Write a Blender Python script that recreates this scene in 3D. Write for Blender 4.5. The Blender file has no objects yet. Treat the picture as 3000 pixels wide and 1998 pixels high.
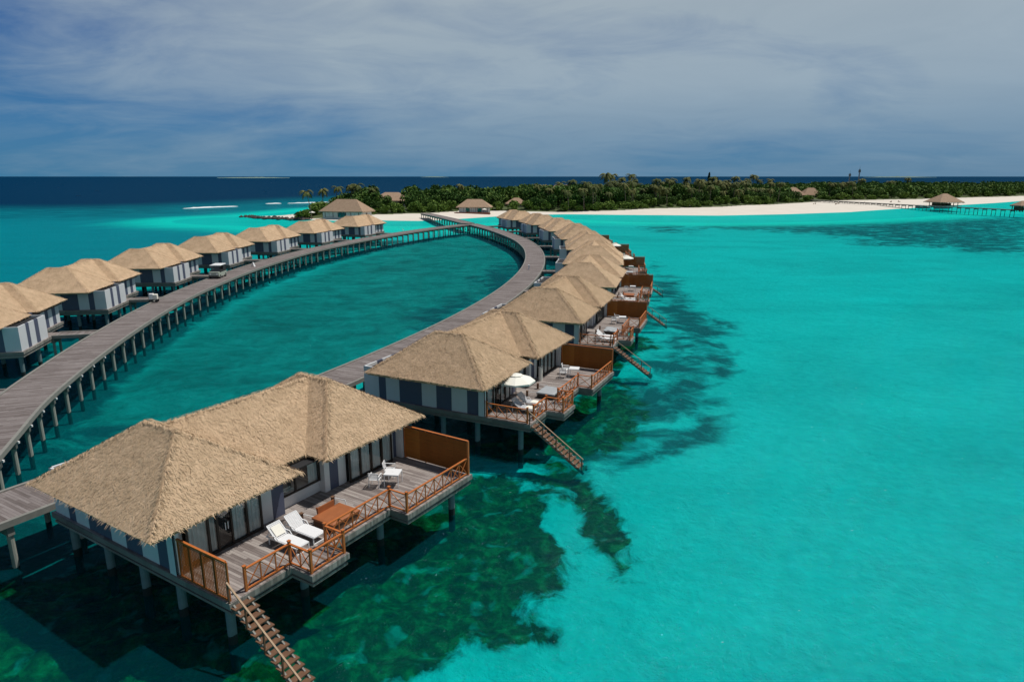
import bpy, math, random
import numpy as np
from mathutils import Vector, Matrix, noise
random.seed(7)
R=math.radians
C=bpy.context.scene.collection
sc=bpy.context.scene
D=2.5          # deck height above the water

# ------------------------------------------------------------------ helpers
class MB:
    """collects shapes, builds ONE mesh object"""
    def __init__(s): s.v=[]; s.f=[]; s.m=[]; s.uv={}
    def quad(s,pts,m=0,uv=None):
        i=len(s.v); s.v+= [tuple(p) for p in pts]; s.f.append(tuple(range(i,i+len(pts)))); s.m.append(m)
        if uv: s.uv[len(s.f)-1]=uv
    def box(s,x0,x1,y0,y1,z0,z1,m=0):
        if x0>x1:x0,x1=x1,x0
        if y0>y1:y0,y1=y1,y0
        i=len(s.v)
        s.v+=[(x0,y0,z0),(x1,y0,z0),(x1,y1,z0),(x0,y1,z0),(x0,y0,z1),(x1,y0,z1),(x1,y1,z1),(x0,y1,z1)]
        for f in ((0,3,2,1),(4,5,6,7),(0,1,5,4),(1,2,6,5),(2,3,7,6),(3,0,4,7)):
            s.f.append(tuple(i+k for k in f)); s.m.append(m)
    def bar(s,a,b,w,h=None,m=0,up=(0,0,1)):
        a=Vector(a);b=Vector(b);h=w if h is None else h
        d=(b-a)
        if d.length<1e-6: return
        d.normalize(); u=Vector(up)
        if abs(d.dot(u))>.98: u=Vector((1,0,0))
        r=d.cross(u).normalized(); u=r.cross(d).normalized()
        i=len(s.v)
        for p in (a,b):
            for (x,y) in ((-1,-1),(1,-1),(1,1),(-1,1)): s.v.append(tuple(p+r*(x*w/2)+u*(y*h/2)))
        for f in ((0,1,2,3),(7,6,5,4),(0,4,5,1),(1,5,6,2),(2,6,7,3),(3,7,4,0)):
            s.f.append(tuple(i+k for k in f)); s.m.append(m)
    def tube(s,a,b,r0,r1=None,n=8,m=0,cap=True):
        a=Vector(a);b=Vector(b);r1=r0 if r1 is None else r1
        d=(b-a).normalized();u=Vector((0,0,1)) if abs(d.z)<.95 else Vector((1,0,0))
        x=d.cross(u).normalized();y=d.cross(x)
        i=len(s.v)
        for p,r in((a,r0),(b,r1)):
            for k in range(n):
                t=2*math.pi*k/n; s.v.append(tuple(p+x*(r*math.cos(t))+y*(r*math.sin(t))))
        for k in range(n):
            s.f.append((i+k,i+(k+1)%n,i+n+(k+1)%n,i+n+k)); s.m.append(m)
        if cap:
            s.f.append(tuple(i+n+k for k in range(n))); s.m.append(m)
            s.f.append(tuple(i+n-1-k for k in range(n))); s.m.append(m)
    def prism(s,poly,z0,z1,m=0,ms=None):
        n=len(poly);i=len(s.v)
        s.v+=[(x,y,z0) for x,y in poly]+[(x,y,z1) for x,y in poly]
        ms=m if ms is None else ms
        for k in range(n):
            s.f.append((i+k,i+(k+1)%n,i+n+(k+1)%n,i+n+k)); s.m.append(ms)
        s.f.append(tuple(i+n+k for k in range(n))); s.m.append(m)
        s.f.append(tuple(i+n-1-k for k in range(n))); s.m.append(m)
    def mesh(s,name,mats,flip=False,recalc=True,smooth=False):
        me=bpy.data.meshes.new(name)
        V=[(x,-y,z) for x,y,z in s.v] if flip else s.v
        me.from_pydata(V,[],s.f)
        for m in mats: me.materials.append(m)
        me.polygons.foreach_set('material_index',s.m)
        if s.uv:
            uvl=me.uv_layers.new(name='UVMap')
            for fi,uv in s.uv.items():
                p=me.polygons[fi]
                for k,li in enumerate(p.loop_indices): uvl.data[li].uv=uv[k]
        if recalc:
            import bmesh
            bm=bmesh.new();bm.from_mesh(me);bmesh.ops.recalc_face_normals(bm,faces=bm.faces);bm.to_mesh(me);bm.free()
        if smooth: me.polygons.foreach_set('use_smooth',[True]*len(me.polygons))
        me.update(); return me
def add(name,me,parent=None,loc=(0,0,0),rz=0):
    o=bpy.data.objects.new(name,me); C.objects.link(o); o.location=loc; o.rotation_euler=(0,0,rz)
    if parent: o.parent=parent
    return o
def thing(name,label,cat,loc=(0,0,0),rz=0,group=None):
    o=add(name,None,None,loc,rz); o.empty_display_size=.2
    return tag(o,label,cat,group)
def tag(o,label,cat,group=None,kind=None):
    o['label']=label; o['category']=cat
    if group:o['group']=group
    if kind:o['kind']=kind
    return o
def struct(name,me,label=None):
    o=add(name,me); o['kind']='structure'
    return o
def dup(root,loc,rz,label=None,group=None):
    def cp(o,par):
        c=o.copy(); C.objects.link(c); c.parent=par
        for ch in o.children: cp(ch,c)
        return c
    r=cp(root,None); r.location=loc; r.rotation_euler=(0,0,rz)
    if label:r['label']=label
    if group:r['group']=group
    return r

# ------------------------------------------------------------------ materials
def newmat(name):
    m=bpy.data.materials.new(name); m.use_nodes=True; nt=m.node_tree
    b=nt.nodes['Principled BSDF']; return m,nt,b
def math_(nt,op,a,b=None,c=None):
    n=nt.nodes.new('ShaderNodeMath'); n.operation=op
    for i,x in enumerate((a,b,c)):
        if x is None: continue
        if isinstance(x,(int,float)): n.inputs[i].default_value=x
        else: nt.links.new(x,n.inputs[i])
    return n.outputs[0]
def mixc(nt,f,a,b,mode='MIX'):
    n=nt.nodes.new('ShaderNodeMix'); n.data_type='RGBA'; n.blend_type=mode
    if isinstance(f,(int,float)): n.inputs[0].default_value=f
    else: nt.links.new(f,n.inputs[0])
    for idx,x in ((6,a),(7,b)):
        if isinstance(x,tuple): n.inputs[idx].default_value=(*x,1) if len(x)==3 else x
        else: nt.links.new(x,n.inputs[idx])
    return n.outputs[2]
def ramp(nt,src,stops):
    n=nt.nodes.new('ShaderNodeValToRGB'); nt.links.new(src,n.inputs[0]); cr=n.color_ramp
    while len(cr.elements)<len(stops): cr.elements.new(.5)
    for e,(p,c) in zip(cr.elements,stops):
        e.position=p; e.color=(c,c,c,1) if isinstance(c,(int,float)) else (*c,1)
    return n.outputs[0]
def noise_(nt,vec,scale,detail=3,rough=.55,dist=0):
    n=nt.nodes.new('ShaderNodeTexNoise'); n.inputs['Scale'].default_value=scale; n.inputs['Detail'].default_value=detail
    n.inputs['Roughness'].default_value=rough; n.inputs['Distortion'].default_value=dist
    if vec is not None: nt.links.new(vec,n.inputs['Vector'])
    return n.outputs[0]
def mapping(nt,vec,scale=(1,1,1),loc=(0,0,0),rot=(0,0,0)):
    n=nt.nodes.new('ShaderNodeMapping'); n.inputs['Scale'].default_value=scale; n.inputs['Location'].default_value=loc; n.inputs['Rotation'].default_value=rot
    nt.links.new(vec,n.inputs['Vector']); return n.outputs[0]
def coord(nt,which='Object'):
    return nt.nodes.new('ShaderNodeTexCoord').outputs[which]
def bump(nt,h,strength,dist,b):
    n=nt.nodes.new('ShaderNodeBump'); n.inputs['Strength'].default_value=strength; n.inputs['Distance'].default_value=dist
    nt.links.new(h,n.inputs['Height']); nt.links.new(n.outputs[0],b.inputs['Normal'])
def plain(name,col,rough=.6,var=.15,scale=3,metal=0):
    m,nt,b=newmat(name); v=coord(nt)
    f=noise_(nt,v,scale,5,.6)
    c=mixc(nt,f,tuple(x*(1-var) for x in col),tuple(min(1,x*(1+var)) for x in col))
    nt.links.new(c,b.inputs['Base Color']); b.inputs['Roughness'].default_value=rough; b.inputs['Metallic'].default_value=metal
    return m
def thatch_mat(name,base,straw=False):
    m,nt,b=newmat(name); v=coord(nt)
    big=noise_(nt,mapping(nt,v,(1,1,1.6)),1.1,6,.7); fine=noise_(nt,mapping(nt,v,(5,5,9)),2.2,6,.75)
    f=math_(nt,'ADD',math_(nt,'MULTIPLY',big,.45),math_(nt,'MULTIPLY',fine,.55))
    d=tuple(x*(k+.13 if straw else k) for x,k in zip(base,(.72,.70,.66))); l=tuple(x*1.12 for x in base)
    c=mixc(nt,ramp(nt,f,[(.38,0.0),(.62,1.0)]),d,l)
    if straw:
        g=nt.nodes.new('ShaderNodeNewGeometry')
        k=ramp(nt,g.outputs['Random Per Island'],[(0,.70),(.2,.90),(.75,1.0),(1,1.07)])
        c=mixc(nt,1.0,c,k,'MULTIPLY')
    oi=nt.nodes.new('ShaderNodeObjectInfo')
    hs=nt.nodes.new('ShaderNodeHueSaturation'); nt.links.new(c,hs.inputs['Color'])
    nt.links.new(math_(nt,'MULTIPLY_ADD',oi.outputs['Random'],.14,.93),hs.inputs['Value'])
    nt.links.new(hs.outputs[0],b.inputs['Base Color']); b.inputs['Roughness'].default_value=.9; b.inputs['Specular IOR Level'].default_value=.15
    if not straw: bump(nt,noise_(nt,mapping(nt,v,(7,7,12)),4,5,.75),.7,.06,b)
    return m
def board_mat(name,c1,c2,c3,src='Object',w=.145,swap=False,grain=1.0,edge=None,gap=.07):
    """planks laid side by side along x, running along y; own colour per plank"""
    m,nt,b=newmat(name); v=coord(nt,src)
    s=nt.nodes.new('ShaderNodeSeparateXYZ'); nt.links.new(v,s.inputs[0])
    x,y=(s.outputs[1],s.outputs[0]) if swap else (s.outputs[0],s.outputs[1])
    xs=math_(nt,'DIVIDE',x,w); idx=math_(nt,'FLOOR',xs); fr=math_(nt,'FRACT',xs)
    wn=nt.nodes.new('ShaderNodeTexWhiteNoise'); wn.noise_dimensions='2D'
    seg=math_(nt,'FLOOR',math_(nt,'ADD',math_(nt,'DIVIDE',y,2.4),math_(nt,'MULTIPLY',idx,.37)))
    cx=nt.nodes.new('ShaderNodeCombineXYZ'); nt.links.new(idx,cx.inputs[0]); nt.links.new(seg,cx.inputs[1]); nt.links.new(cx.outputs[0],wn.inputs['Vector'])
    gx=nt.nodes.new('ShaderNodeCombineXYZ'); nt.links.new(math_(nt,'MULTIPLY',xs,1.3),gx.inputs[0]); nt.links.new(math_(nt,'MULTIPLY',y,.55),gx.inputs[1]); nt.links.new(idx,gx.inputs[2])
    g=noise_(nt,gx.outputs[0],2.2,5,.65)
    big=noise_(nt,v,.55,4,.6)
    f=math_(nt,'ADD',math_(nt,'MULTIPLY',wn.outputs[0],.42),math_(nt,'ADD',math_(nt,'MULTIPLY',g,.4*grain),math_(nt,'MULTIPLY',big,.35)))
    c=ramp(nt,f,[(.25,c1),(.55,c2),(.9,c3)])
    gp=math_(nt,'LESS_THAN',fr,gap)
    c=mixc(nt,math_(nt,'MULTIPLY',gp,.75),c,(.02,.018,.016))
    nt.links.new(c,b.inputs['Base Color']); b.inputs['Roughness'].default_value=.8; b.inputs['Specular IOR Level'].default_value=.25
    bump(nt,math_(nt,'SUBTRACT',math_(nt,'MULTIPLY',g,.5),gp),.5,.02,b)
    return m
M={}
M['thatch']=thatch_mat('thatch',(.555,.40,.265))
M['straw']=thatch_mat('straw',(.575,.42,.28),True)
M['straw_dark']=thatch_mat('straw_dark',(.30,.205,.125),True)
M['deck']=board_mat('weathered_deck',(.115,.092,.085),(.225,.19,.178),(.40,.36,.335))
M['walk']=board_mat('walkway_boards',(.092,.074,.068),(.168,.141,.134),(.275,.245,.238),src='UV',w=.16)
M['fascia']=board_mat('weathered_fascia',(.10,.095,.085),(.2,.19,.17),(.32,.31,.28),src='Object',w=.11,gap=.0)
M['kerb']=plain('grey_timber',(.21,.205,.185),.8,.35,2.5)
M['step']=plain('brown_timber',(.135,.066,.034),.75,.45,4)
M['handrail']=plain('pale_timber',(.36,.24,.15),.7,.25,4)
M['white_wall']=plain('white_render',(.60,.62,.64),.7,.07,1.5)
M['sea_wall']=plain('cream_render',(.66,.655,.65),.7,.06,1.5)
M['blue_wall']=plain('slate_blue_boards',(.075,.088,.14),.6,.12,2)
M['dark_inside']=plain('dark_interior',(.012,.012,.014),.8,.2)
M['frame']=plain('dark_brown_frame',(.022,.014,.010),.5,.3,5)
M['orange']=plain('orange_stained_wood',(.46,.13,.026),.55,.35,6)
M['screen']=board_mat('brown_slats',(.17,.05,.008),(.30,.095,.016),(.42,.16,.03),src='Object',w=.6,gap=.0)
M['white_metal']=plain('white_powder_coat',(.78,.78,.79),.4,.04)
M['white_mesh']=plain('white_sling_fabric',(.72,.72,.73),.7,.05,8)
M['shaded_mesh']=plain('shaded_sling_fabric',(.42,.43,.46),.7,.05,8)  # sling fabric greyed: the parasol's shade is put into its colour
M['towel']=plain('cream_towel',(.76,.73,.65),.9,.05,20)
M['canvas']=plain('white_canvas',(.80,.78,.70),.8,.04,4)
M['brown_cover']=plain('brown_vinyl_cover',(.32,.105,.035),.5,.25,2.5)
M['grey_cover']=plain('grey_vinyl_cover',(.36,.38,.40),.5,.15,3)
M['black']=plain('black_rubber',(.02,.02,.022),.6,.2)
M['van']=plain('pale_green_paint',(.38,.42,.36),.35,.1)
M['rock']=plain('dark_rock',(.055,.045,.04),.9,.5,1)
M['red_deck']=plain('red_brown_deck',(.23,.085,.05),.8,.3,.6)
M['far_roof']=thatch_mat('far_thatch',(.37,.255,.18))
M['far_wall']=plain('pale_wall',(.5,.52,.52),.8,.1,.5)
M['steel']=plain('steel_mast',(.12,.14,.16),.5,.2)
M['pile_pale']=None
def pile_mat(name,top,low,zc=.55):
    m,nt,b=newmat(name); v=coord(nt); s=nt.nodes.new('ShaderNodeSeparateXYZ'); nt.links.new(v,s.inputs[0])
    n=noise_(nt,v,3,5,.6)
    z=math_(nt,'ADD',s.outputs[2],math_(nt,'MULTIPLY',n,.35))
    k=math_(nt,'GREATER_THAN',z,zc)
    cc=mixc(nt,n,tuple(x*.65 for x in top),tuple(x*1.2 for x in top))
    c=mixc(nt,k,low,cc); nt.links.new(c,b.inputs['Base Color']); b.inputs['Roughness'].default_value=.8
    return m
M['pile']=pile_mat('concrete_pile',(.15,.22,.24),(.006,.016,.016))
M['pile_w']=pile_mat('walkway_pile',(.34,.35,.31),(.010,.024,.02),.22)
# glass
def glass_mat():
    m=bpy.data.materials.new('window_glass'); m.use_nodes=True; nt=m.node_tree; nt.nodes.clear()
    o=nt.nodes.new('ShaderNodeOutputMaterial'); t=nt.nodes.new('ShaderNodeBsdfTransparent'); t.inputs[0].default_value=(.86,.93,.93,1)
    g=nt.nodes.new('ShaderNodeBsdfGlossy'); g.inputs['Roughness'].default_value=.02
    f=nt.nodes.new('ShaderNodeLayerWeight'); f.inputs['Blend'].default_value=.5; fc=math_(nt,'MULTIPLY_ADD',math_(nt,'POWER',f.outputs['Facing'],4.0),.6,.09)
    x=nt.nodes.new('ShaderNodeMixShader'); nt.links.new(fc,x.inputs[0]); nt.links.new(t.outputs[0],x.inputs[1]); nt.links.new(g.outputs[0],x.inputs[2]); nt.links.new(x.outputs[0],o.inputs[0])
    return m
M['glass']=glass_mat()
def curtain_mat():
    m,nt,b=newmat('curtain_cloth'); v=coord(nt)
    f=noise_(nt,mapping(nt,v,(9,9,.4)),2.2,3,.6); c=mixc(nt,f,(.33,.36,.37),(.72,.74,.74)); nt.links.new(c,b.inputs['Base Color']); b.inputs['Roughness'].default_value=.9
    return m
M['curtain']=curtain_mat()
def leaf_mat(name,a,b2,c2=None):
    m,nt,b=newmat(name); g=nt.nodes.new('ShaderNodeNewGeometry'); oi=nt.nodes.new('ShaderNodeObjectInfo')
    v=coord(nt); n=noise_(nt,v,.35,2,.5)
    f=math_(nt,'ADD',math_(nt,'MULTIPLY',g.outputs['Random Per Island'],.55),math_(nt,'ADD',math_(nt,'MULTIPLY',oi.outputs['Random'],.3),math_(nt,'MULTIPLY',n,.3)))
    c=ramp(nt,f,[(.1,a),(.6,b2),(1,c2 or b2)])
    nt.links.new(c,b.inputs['Base Color']); b.inputs['Roughness'].default_value=.75; b.inputs['Specular IOR Level'].default_value=.2
    return m
M['leaf']=leaf_mat('leaf_green',(.02,.055,.012),(.06,.13,.022),(.13,.20,.035))
M['leaf_light']=leaf_mat('leaf_bright_green',(.04,.10,.014),(.11,.19,.028),(.19,.26,.05))
M['frond']=leaf_mat('palm_frond',(.022,.042,.011),(.085,.105,.026),(.25,.22,.075))
M['casu']=leaf_mat('needle_green',(.010,.026,.012),(.02,.045,.018),(.03,.06,.02))
M['bark']=plain('bark',(.17,.13,.10),.9,.3)
# ------------------------------------------------------------------ villas
# local frame: x along the row, y = -n (n = towards the sea side), z absolute
EZ=4.86; RZ=7.5
HIPS=[(-1.4,6.05,-9.0,.75),(7.6,15.1,-9.0,.75)]
LINK=(2.3,11.3,-8.0,-.78)
def hip_pts(h0,h1,n0,n1,ez=EZ,rz=RZ):
    k=(h1-h0)/2; hc=(h0+h1)/2
    return [(h0,n1,ez),(h1,n1,ez),(h1,n0,ez),(h0,n0,ez),(hc,n1-k,rz),(hc,n0+k,rz)]
def roof_mb(nsurf,nfringe,seed=1):
    rnd=random.Random(seed); mb=MB(); faces=[]
    def V(h,n,z): return Vector((h,-n,z))
    def grid(a,b,c,d,m,nu,nv):     # bilinear patch a-b (eave) d-c (top), gently uneven
        a,b,c,d=map(Vector,(a,b,c,d)); nn=(b-a).cross(d-a).normalized()
        if nn.z<0: nn=-nn
        P=[]
        for j in range(nv+1):
            for i in range(nu+1):
                u=i/nu;v=j/nv
                p=(a*(1-u)+b*u)*(1-v)+(d*(1-u)+c*u)*v
                e=0 if (v==1 or u in(0,1)) else 1
                p=p+nn*(.025*(noise.noise(p*.9)+.5*noise.noise(p*2.3))*e)
                if v==0: p=p+Vector((0,0,.05*noise.noise(p*2)))
                P.append(p)
        i0=len(mb.v); mb.v+=[tuple(p) for p in P]
        for j in range(nv):
            for i in range(nu):
                k=i0+j*(nu+1)+i; mb.f.append((k,k+1,k+nu+2,k+nu+1)); mb.m.append(m)
    def face(a,b,c,d,sag=True):
        faces.append((Vector(a),Vector(b),Vector(c),Vector(d))); grid(a,b,c,d,0,18,12)
    for (h0,h1,n0,n1) in HIPS:
        p=[V(*q) for q in hip_pts(h0,h1,n0,n1)]
        A,B,C_,D_,r1,r0=p
        face(A,B,r1,r1); face(B,C_,r0,r1); face(C_,D_,r0,r0); face(D_,A,r1,r0)
        # thick rounded eave edge and underside
        for a,b in ((A,B),(B,C_),(C_,D_),(D_,A)):
            a2=a+Vector((0,0,-.2))*1; b2=b+Vector((0,0,-.2))
            ctr=(A+C_)/2; ia=a2+(ctr-a2)*.04; ib=b2+(ctr-b2)*.04; ia.z=ib.z=EZ-.2
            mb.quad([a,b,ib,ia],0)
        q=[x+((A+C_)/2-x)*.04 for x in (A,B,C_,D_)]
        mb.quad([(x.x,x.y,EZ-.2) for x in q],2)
    l0,l1,m0,m1=LINK
    rc=(m0+m1)/2
    A=V(l0,m1,EZ);B=V(l1,m1,EZ);Rr=V(l1,rc,RZ-.06);Rl=V(l0,rc,RZ-.06);C_=V(l1,m0,EZ);D_=V(l0,m0,EZ)
    face(A,B,Rr,Rl); face(C_,D_,Rl,Rr)
    mb.quad([(l0,-m1,EZ),(l1,-m1,EZ),(l1,-m1-.0+.12,EZ-.2),(l0,-m1+.12,EZ-.2)],0)
    mb.quad([(l0,-m0,EZ),(l1,-m0,EZ),(l1,-m0-.12,EZ-.2),(l0,-m0-.12,EZ-.2)],0)
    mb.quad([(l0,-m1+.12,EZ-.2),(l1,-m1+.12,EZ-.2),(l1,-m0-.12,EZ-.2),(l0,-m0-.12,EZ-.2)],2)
    # straws lying on the slopes
    def blade(p,d,up,L,w,m,lift):
        d=d.normalized(); s=d.cross(up).normalized()
        a=p; b=p+d*L*.55+up*(lift); c=p+d*L+up*(lift*.5)
        i=len(mb.v)
        mb.v+=[tuple(a-s*w/2),tuple(a+s*w/2),tuple(b+s*w/2),tuple(b-s*w/2),tuple(c)]
        mb.f.append((i,i+1,i+2,i+3)); mb.m.append(m); mb.f.append((i+3,i+2,i+4)); mb.m.append(m)
    areas=[]
    for a,b,c,d in faces: areas.append(((b-a).cross(c-a)).length/2+((c-a).cross(d-a)).length/2)
    T=sum(areas)
    def inside(p,skip=None):   # hidden under another roof body?
        h=p.x;n=-p.y
        for (h0,h1,n0,n1) in HIPS:
            if h0<h<h1 and n0<n<n1:
                if p.z < EZ+ (RZ-EZ)/((h1-h0)/2)*min(h-h0,h1-h,n-n0,n1-n)-.12: return True
        if l0<h<l1 and m0<n<m1 and p.z<EZ+(RZ-EZ)/((m1-m0)/2)*min(n-m0,m1-n)-.15: return True
        return False
    for (a,b,c,d),ar in zip(faces,areas):
        cnt=int(nsurf*ar/T); nn=(b-a).cross((c+d)/2-a).normalized()
        if nn.z<0: nn=-nn
        down=(Vector((0,0,-1))-nn*(-nn.z)).normalized(); side=down.cross(nn)
        for _ in range(cnt):
            u=rnd.random(); v=1-math.sqrt(rnd.random()) if (c-d).length<.5 else rnd.random()
            p=(a*(1-u)+b*u)*(1-v)+(d*(1-u)+c*u)*v
            if inside(p): continue
            ang=rnd.gauss(0,.55); dd=down*math.cos(ang)+side*math.sin(ang)
            blade(p+nn*(.03+.02*rnd.random()),dd,nn,rnd.uniform(.12,.32),rnd.uniform(.010,.024),2 if rnd.random()<.06 else 1,rnd.uniform(-.001,.004))
    # hip and ridge bundles: rougher, darker
    lines=[]
    for (h0,h1,n0,n1) in HIPS:
        A,B,C_,D_,r1,r0=[V(*q) for q in hip_pts(h0,h1,n0,n1)]
        lines+=[(A,r1),(B,r1),(C_,r0),(D_,r0),(r1,r0)]
    lines.append((Rl,Rr))
    for a,b in lines:
        L=(b-a).length; t=(b-a).normalized()
        for _ in range(int(L*nsurf/560)):
            p=a+(b-a)*rnd.random()
            if inside(p+Vector((0,0,.0))): continue
            s=t.cross(Vector((0,0,1))).normalized()*rnd.choice((-1,1))
            dd=s*.6+Vector((0,0,-.42))+t*rnd.uniform(-1.1,.3)
            blade(p+s*rnd.uniform(0,.12)+Vector((0,0,.05+.035*rnd.random())),dd,Vector((0,0,1)),rnd.uniform(.14,.36),rnd.uniform(.012,.028),2 if rnd.random()<.22 else 1,rnd.uniform(.0,.015))
    # fringe
    eaves=[]
    for (h0,h1,n0,n1) in HIPS:
        c=[V(h0,n1,EZ),V(h1,n1,EZ),V(h1,n0,EZ),V(h0,n0,EZ)]
        eaves+=[(c[k],c[(k+1)%4],(c[0]+c[2])/2) for k in range(4)]
    eaves.append((V(6.0,m1,EZ),V(7.7,m1,EZ),V(6.8,-4,EZ))); eaves.append((V(6.0,m0,EZ),V(7.7,m0,EZ),V(6.8,-4,EZ)))
    per=sum((b-a).length for a,b,_ in eaves)
    for a,b,ctr in eaves:
        t=(b-a).normalized(); out=t.cross(Vector((0,0,1)))
        if out.dot(a-ctr)<0: out=-out
        for _ in range(int(nfringe*(b-a).length/per)):
            p=a+(b-a)*rnd.random()
            clump=.5+.5*noise.noise(p*4.5)
            q=p-out*rnd.uniform(0,.28)+Vector((0,0,.05-rnd.random()*.22))
            if inside(q-Vector((0,0,.25))): continue
            if noise.noise(p*3.1+Vector((5,0,0)))<-.12 and rnd.random()<.75: continue
            L=rnd.uniform(.2,.42)+.30*clump*rnd.random()
            dd=out*rnd.uniform(.25,.95)+Vector((0,0,-rnd.uniform(.35,1.0)))+t*rnd.gauss(0,.22)
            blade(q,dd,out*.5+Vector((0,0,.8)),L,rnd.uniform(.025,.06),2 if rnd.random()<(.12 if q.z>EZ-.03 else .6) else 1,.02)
    return mb
RM=[M['thatch'],M['straw'],M['straw_dark']]
def wall_run(mb,p0,p1,z0,z1,segs,out,t=.12,top=True):
    """panels along p0->p1 (h,n); segs=[(end distance, material)]"""
    p0=Vector(p0);p1=Vector(p1);L=(p1-p0).length;d=(p1-p0)/L;o=Vector(out)
    s=0
    for e,m in segs:
        e=min(e,L); a=p0+d*s;b=p0+d*e
        q=lambda P,z:(P.x,-P.y,z)
        mb.quad([q(a,z0),q(b,z0),q(b,z1),q(a,z1)],m)
        ai=a-o*t;bi=b-o*t
        mb.quad([q(a,z1),q(b,z1),q(bi,z1),q(ai,z1)],m)
        mb.quad([q(ai,z0),q(bi,z0),q(bi,z1),q(ai,z1)],m)
        s=e
def rail_run(mb,a,b,z=D,H=1.0,bays=None,p0=True,p1=True):
    a=Vector((a[0],-a[1],z));b=Vector((b[0],-b[1],z));L=(b-a).length;d=(b-a)/L
    bays=bays or max(1,round(L/.72))
    up=Vector((0,0,1))
    for k,on in ((0,p0),(1,p1)):
        if on:
            q=a if k==0 else b
            mb.box(q.x-.05,q.x+.05,q.y-.05,q.y+.05,z+.004,z+H+.1); mb.box(q.x-.07,q.x+.07,q.y-.07,q.y+.07,z+H+.1,z+H+.135)
    mb.bar(a+up*(H-.02),b+up*(H-.02),.10,.05); mb.bar(a+up*.09,b+up*.09,.06,.06)
    for i in range(bays):
        s=a+d*(L*i/bays);e=a+d*(L*(i+1)/bays)
        if i: mb.bar(s+up*.07,s+up*(H-.03),.045,.045)
        nrm=d.cross(up)*.012
        mb.bar(s+up*.12+nrm,e+up*(H-.06)+nrm,.03,.035); mb.bar(s+up*(H-.06)-nrm,e+up*.12-nrm,.03,.035)
def solid_screen(mb,a,b,z,H,t=.05):
    a=Vector((a[0],-a[1],z));b=Vector((b[0],-b[1],z));L=(b-a).length;d=(b-a)/L;up=Vector((0,0,1)); nr=d.cross(up)
    nb=int(H/.115)
    for k in range(nb):                       # overlapping horizontal slats
        zz=.06+k*.115
        mb.bar(a+up*(zz+.05)+nr*.008*(k%2),b+up*(zz+.05)+nr*.008*(k%2),.028,.108,m=0)
    n=max(3,round(L/1.35))
    for k in range(n+1):
        p=a+d*(L*k/n); mb.bar(p+up*0+nr*-.045,p+up*(H+.0)+nr*-.045,.07,.05,m=1,up=d)
        if k in(0,n): mb.bar(p,p+up*(H+.02),.09,.09,m=1,up=d)
    mb.bar(a+up*(H+.03),b+up*(H+.03),.12,.05,m=1)
def lattice_screen(mb,a,b,z,H):
    a=Vector((a[0],-a[1],z));b=Vector((b[0],-b[1],z));L=(b-a).length;d=(b-a)/L;up=Vector((0,0,1)); nr=d.cross(up)
    n=int(H/.062)
    for k in range(n): mb.bar(a+up*(.06+k*.062),b+up*(.06+k*.062),.012,.026,m=0)
    for k in range(int(L/.1)): p=a+d*(.05+k*.1)+nr*.02; mb.bar(p+up*.03,p+up*H,.014,.01,m=0,up=d)
    for k in range(5):
        p=a+d*(L*k/4); mb.bar(p+up*0-nr*.03,p+up*H-nr*.03,.13 if 0<k<4 else .1,.045,m=2 if 0<k<4 else 1,up=nr)
    mb.bar(a+up*(H+.02),b+up*(H+.02),.1,.07,m=1); mb.bar(a+up*.03,b+up*.03,.06,.06,m=1)

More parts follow.
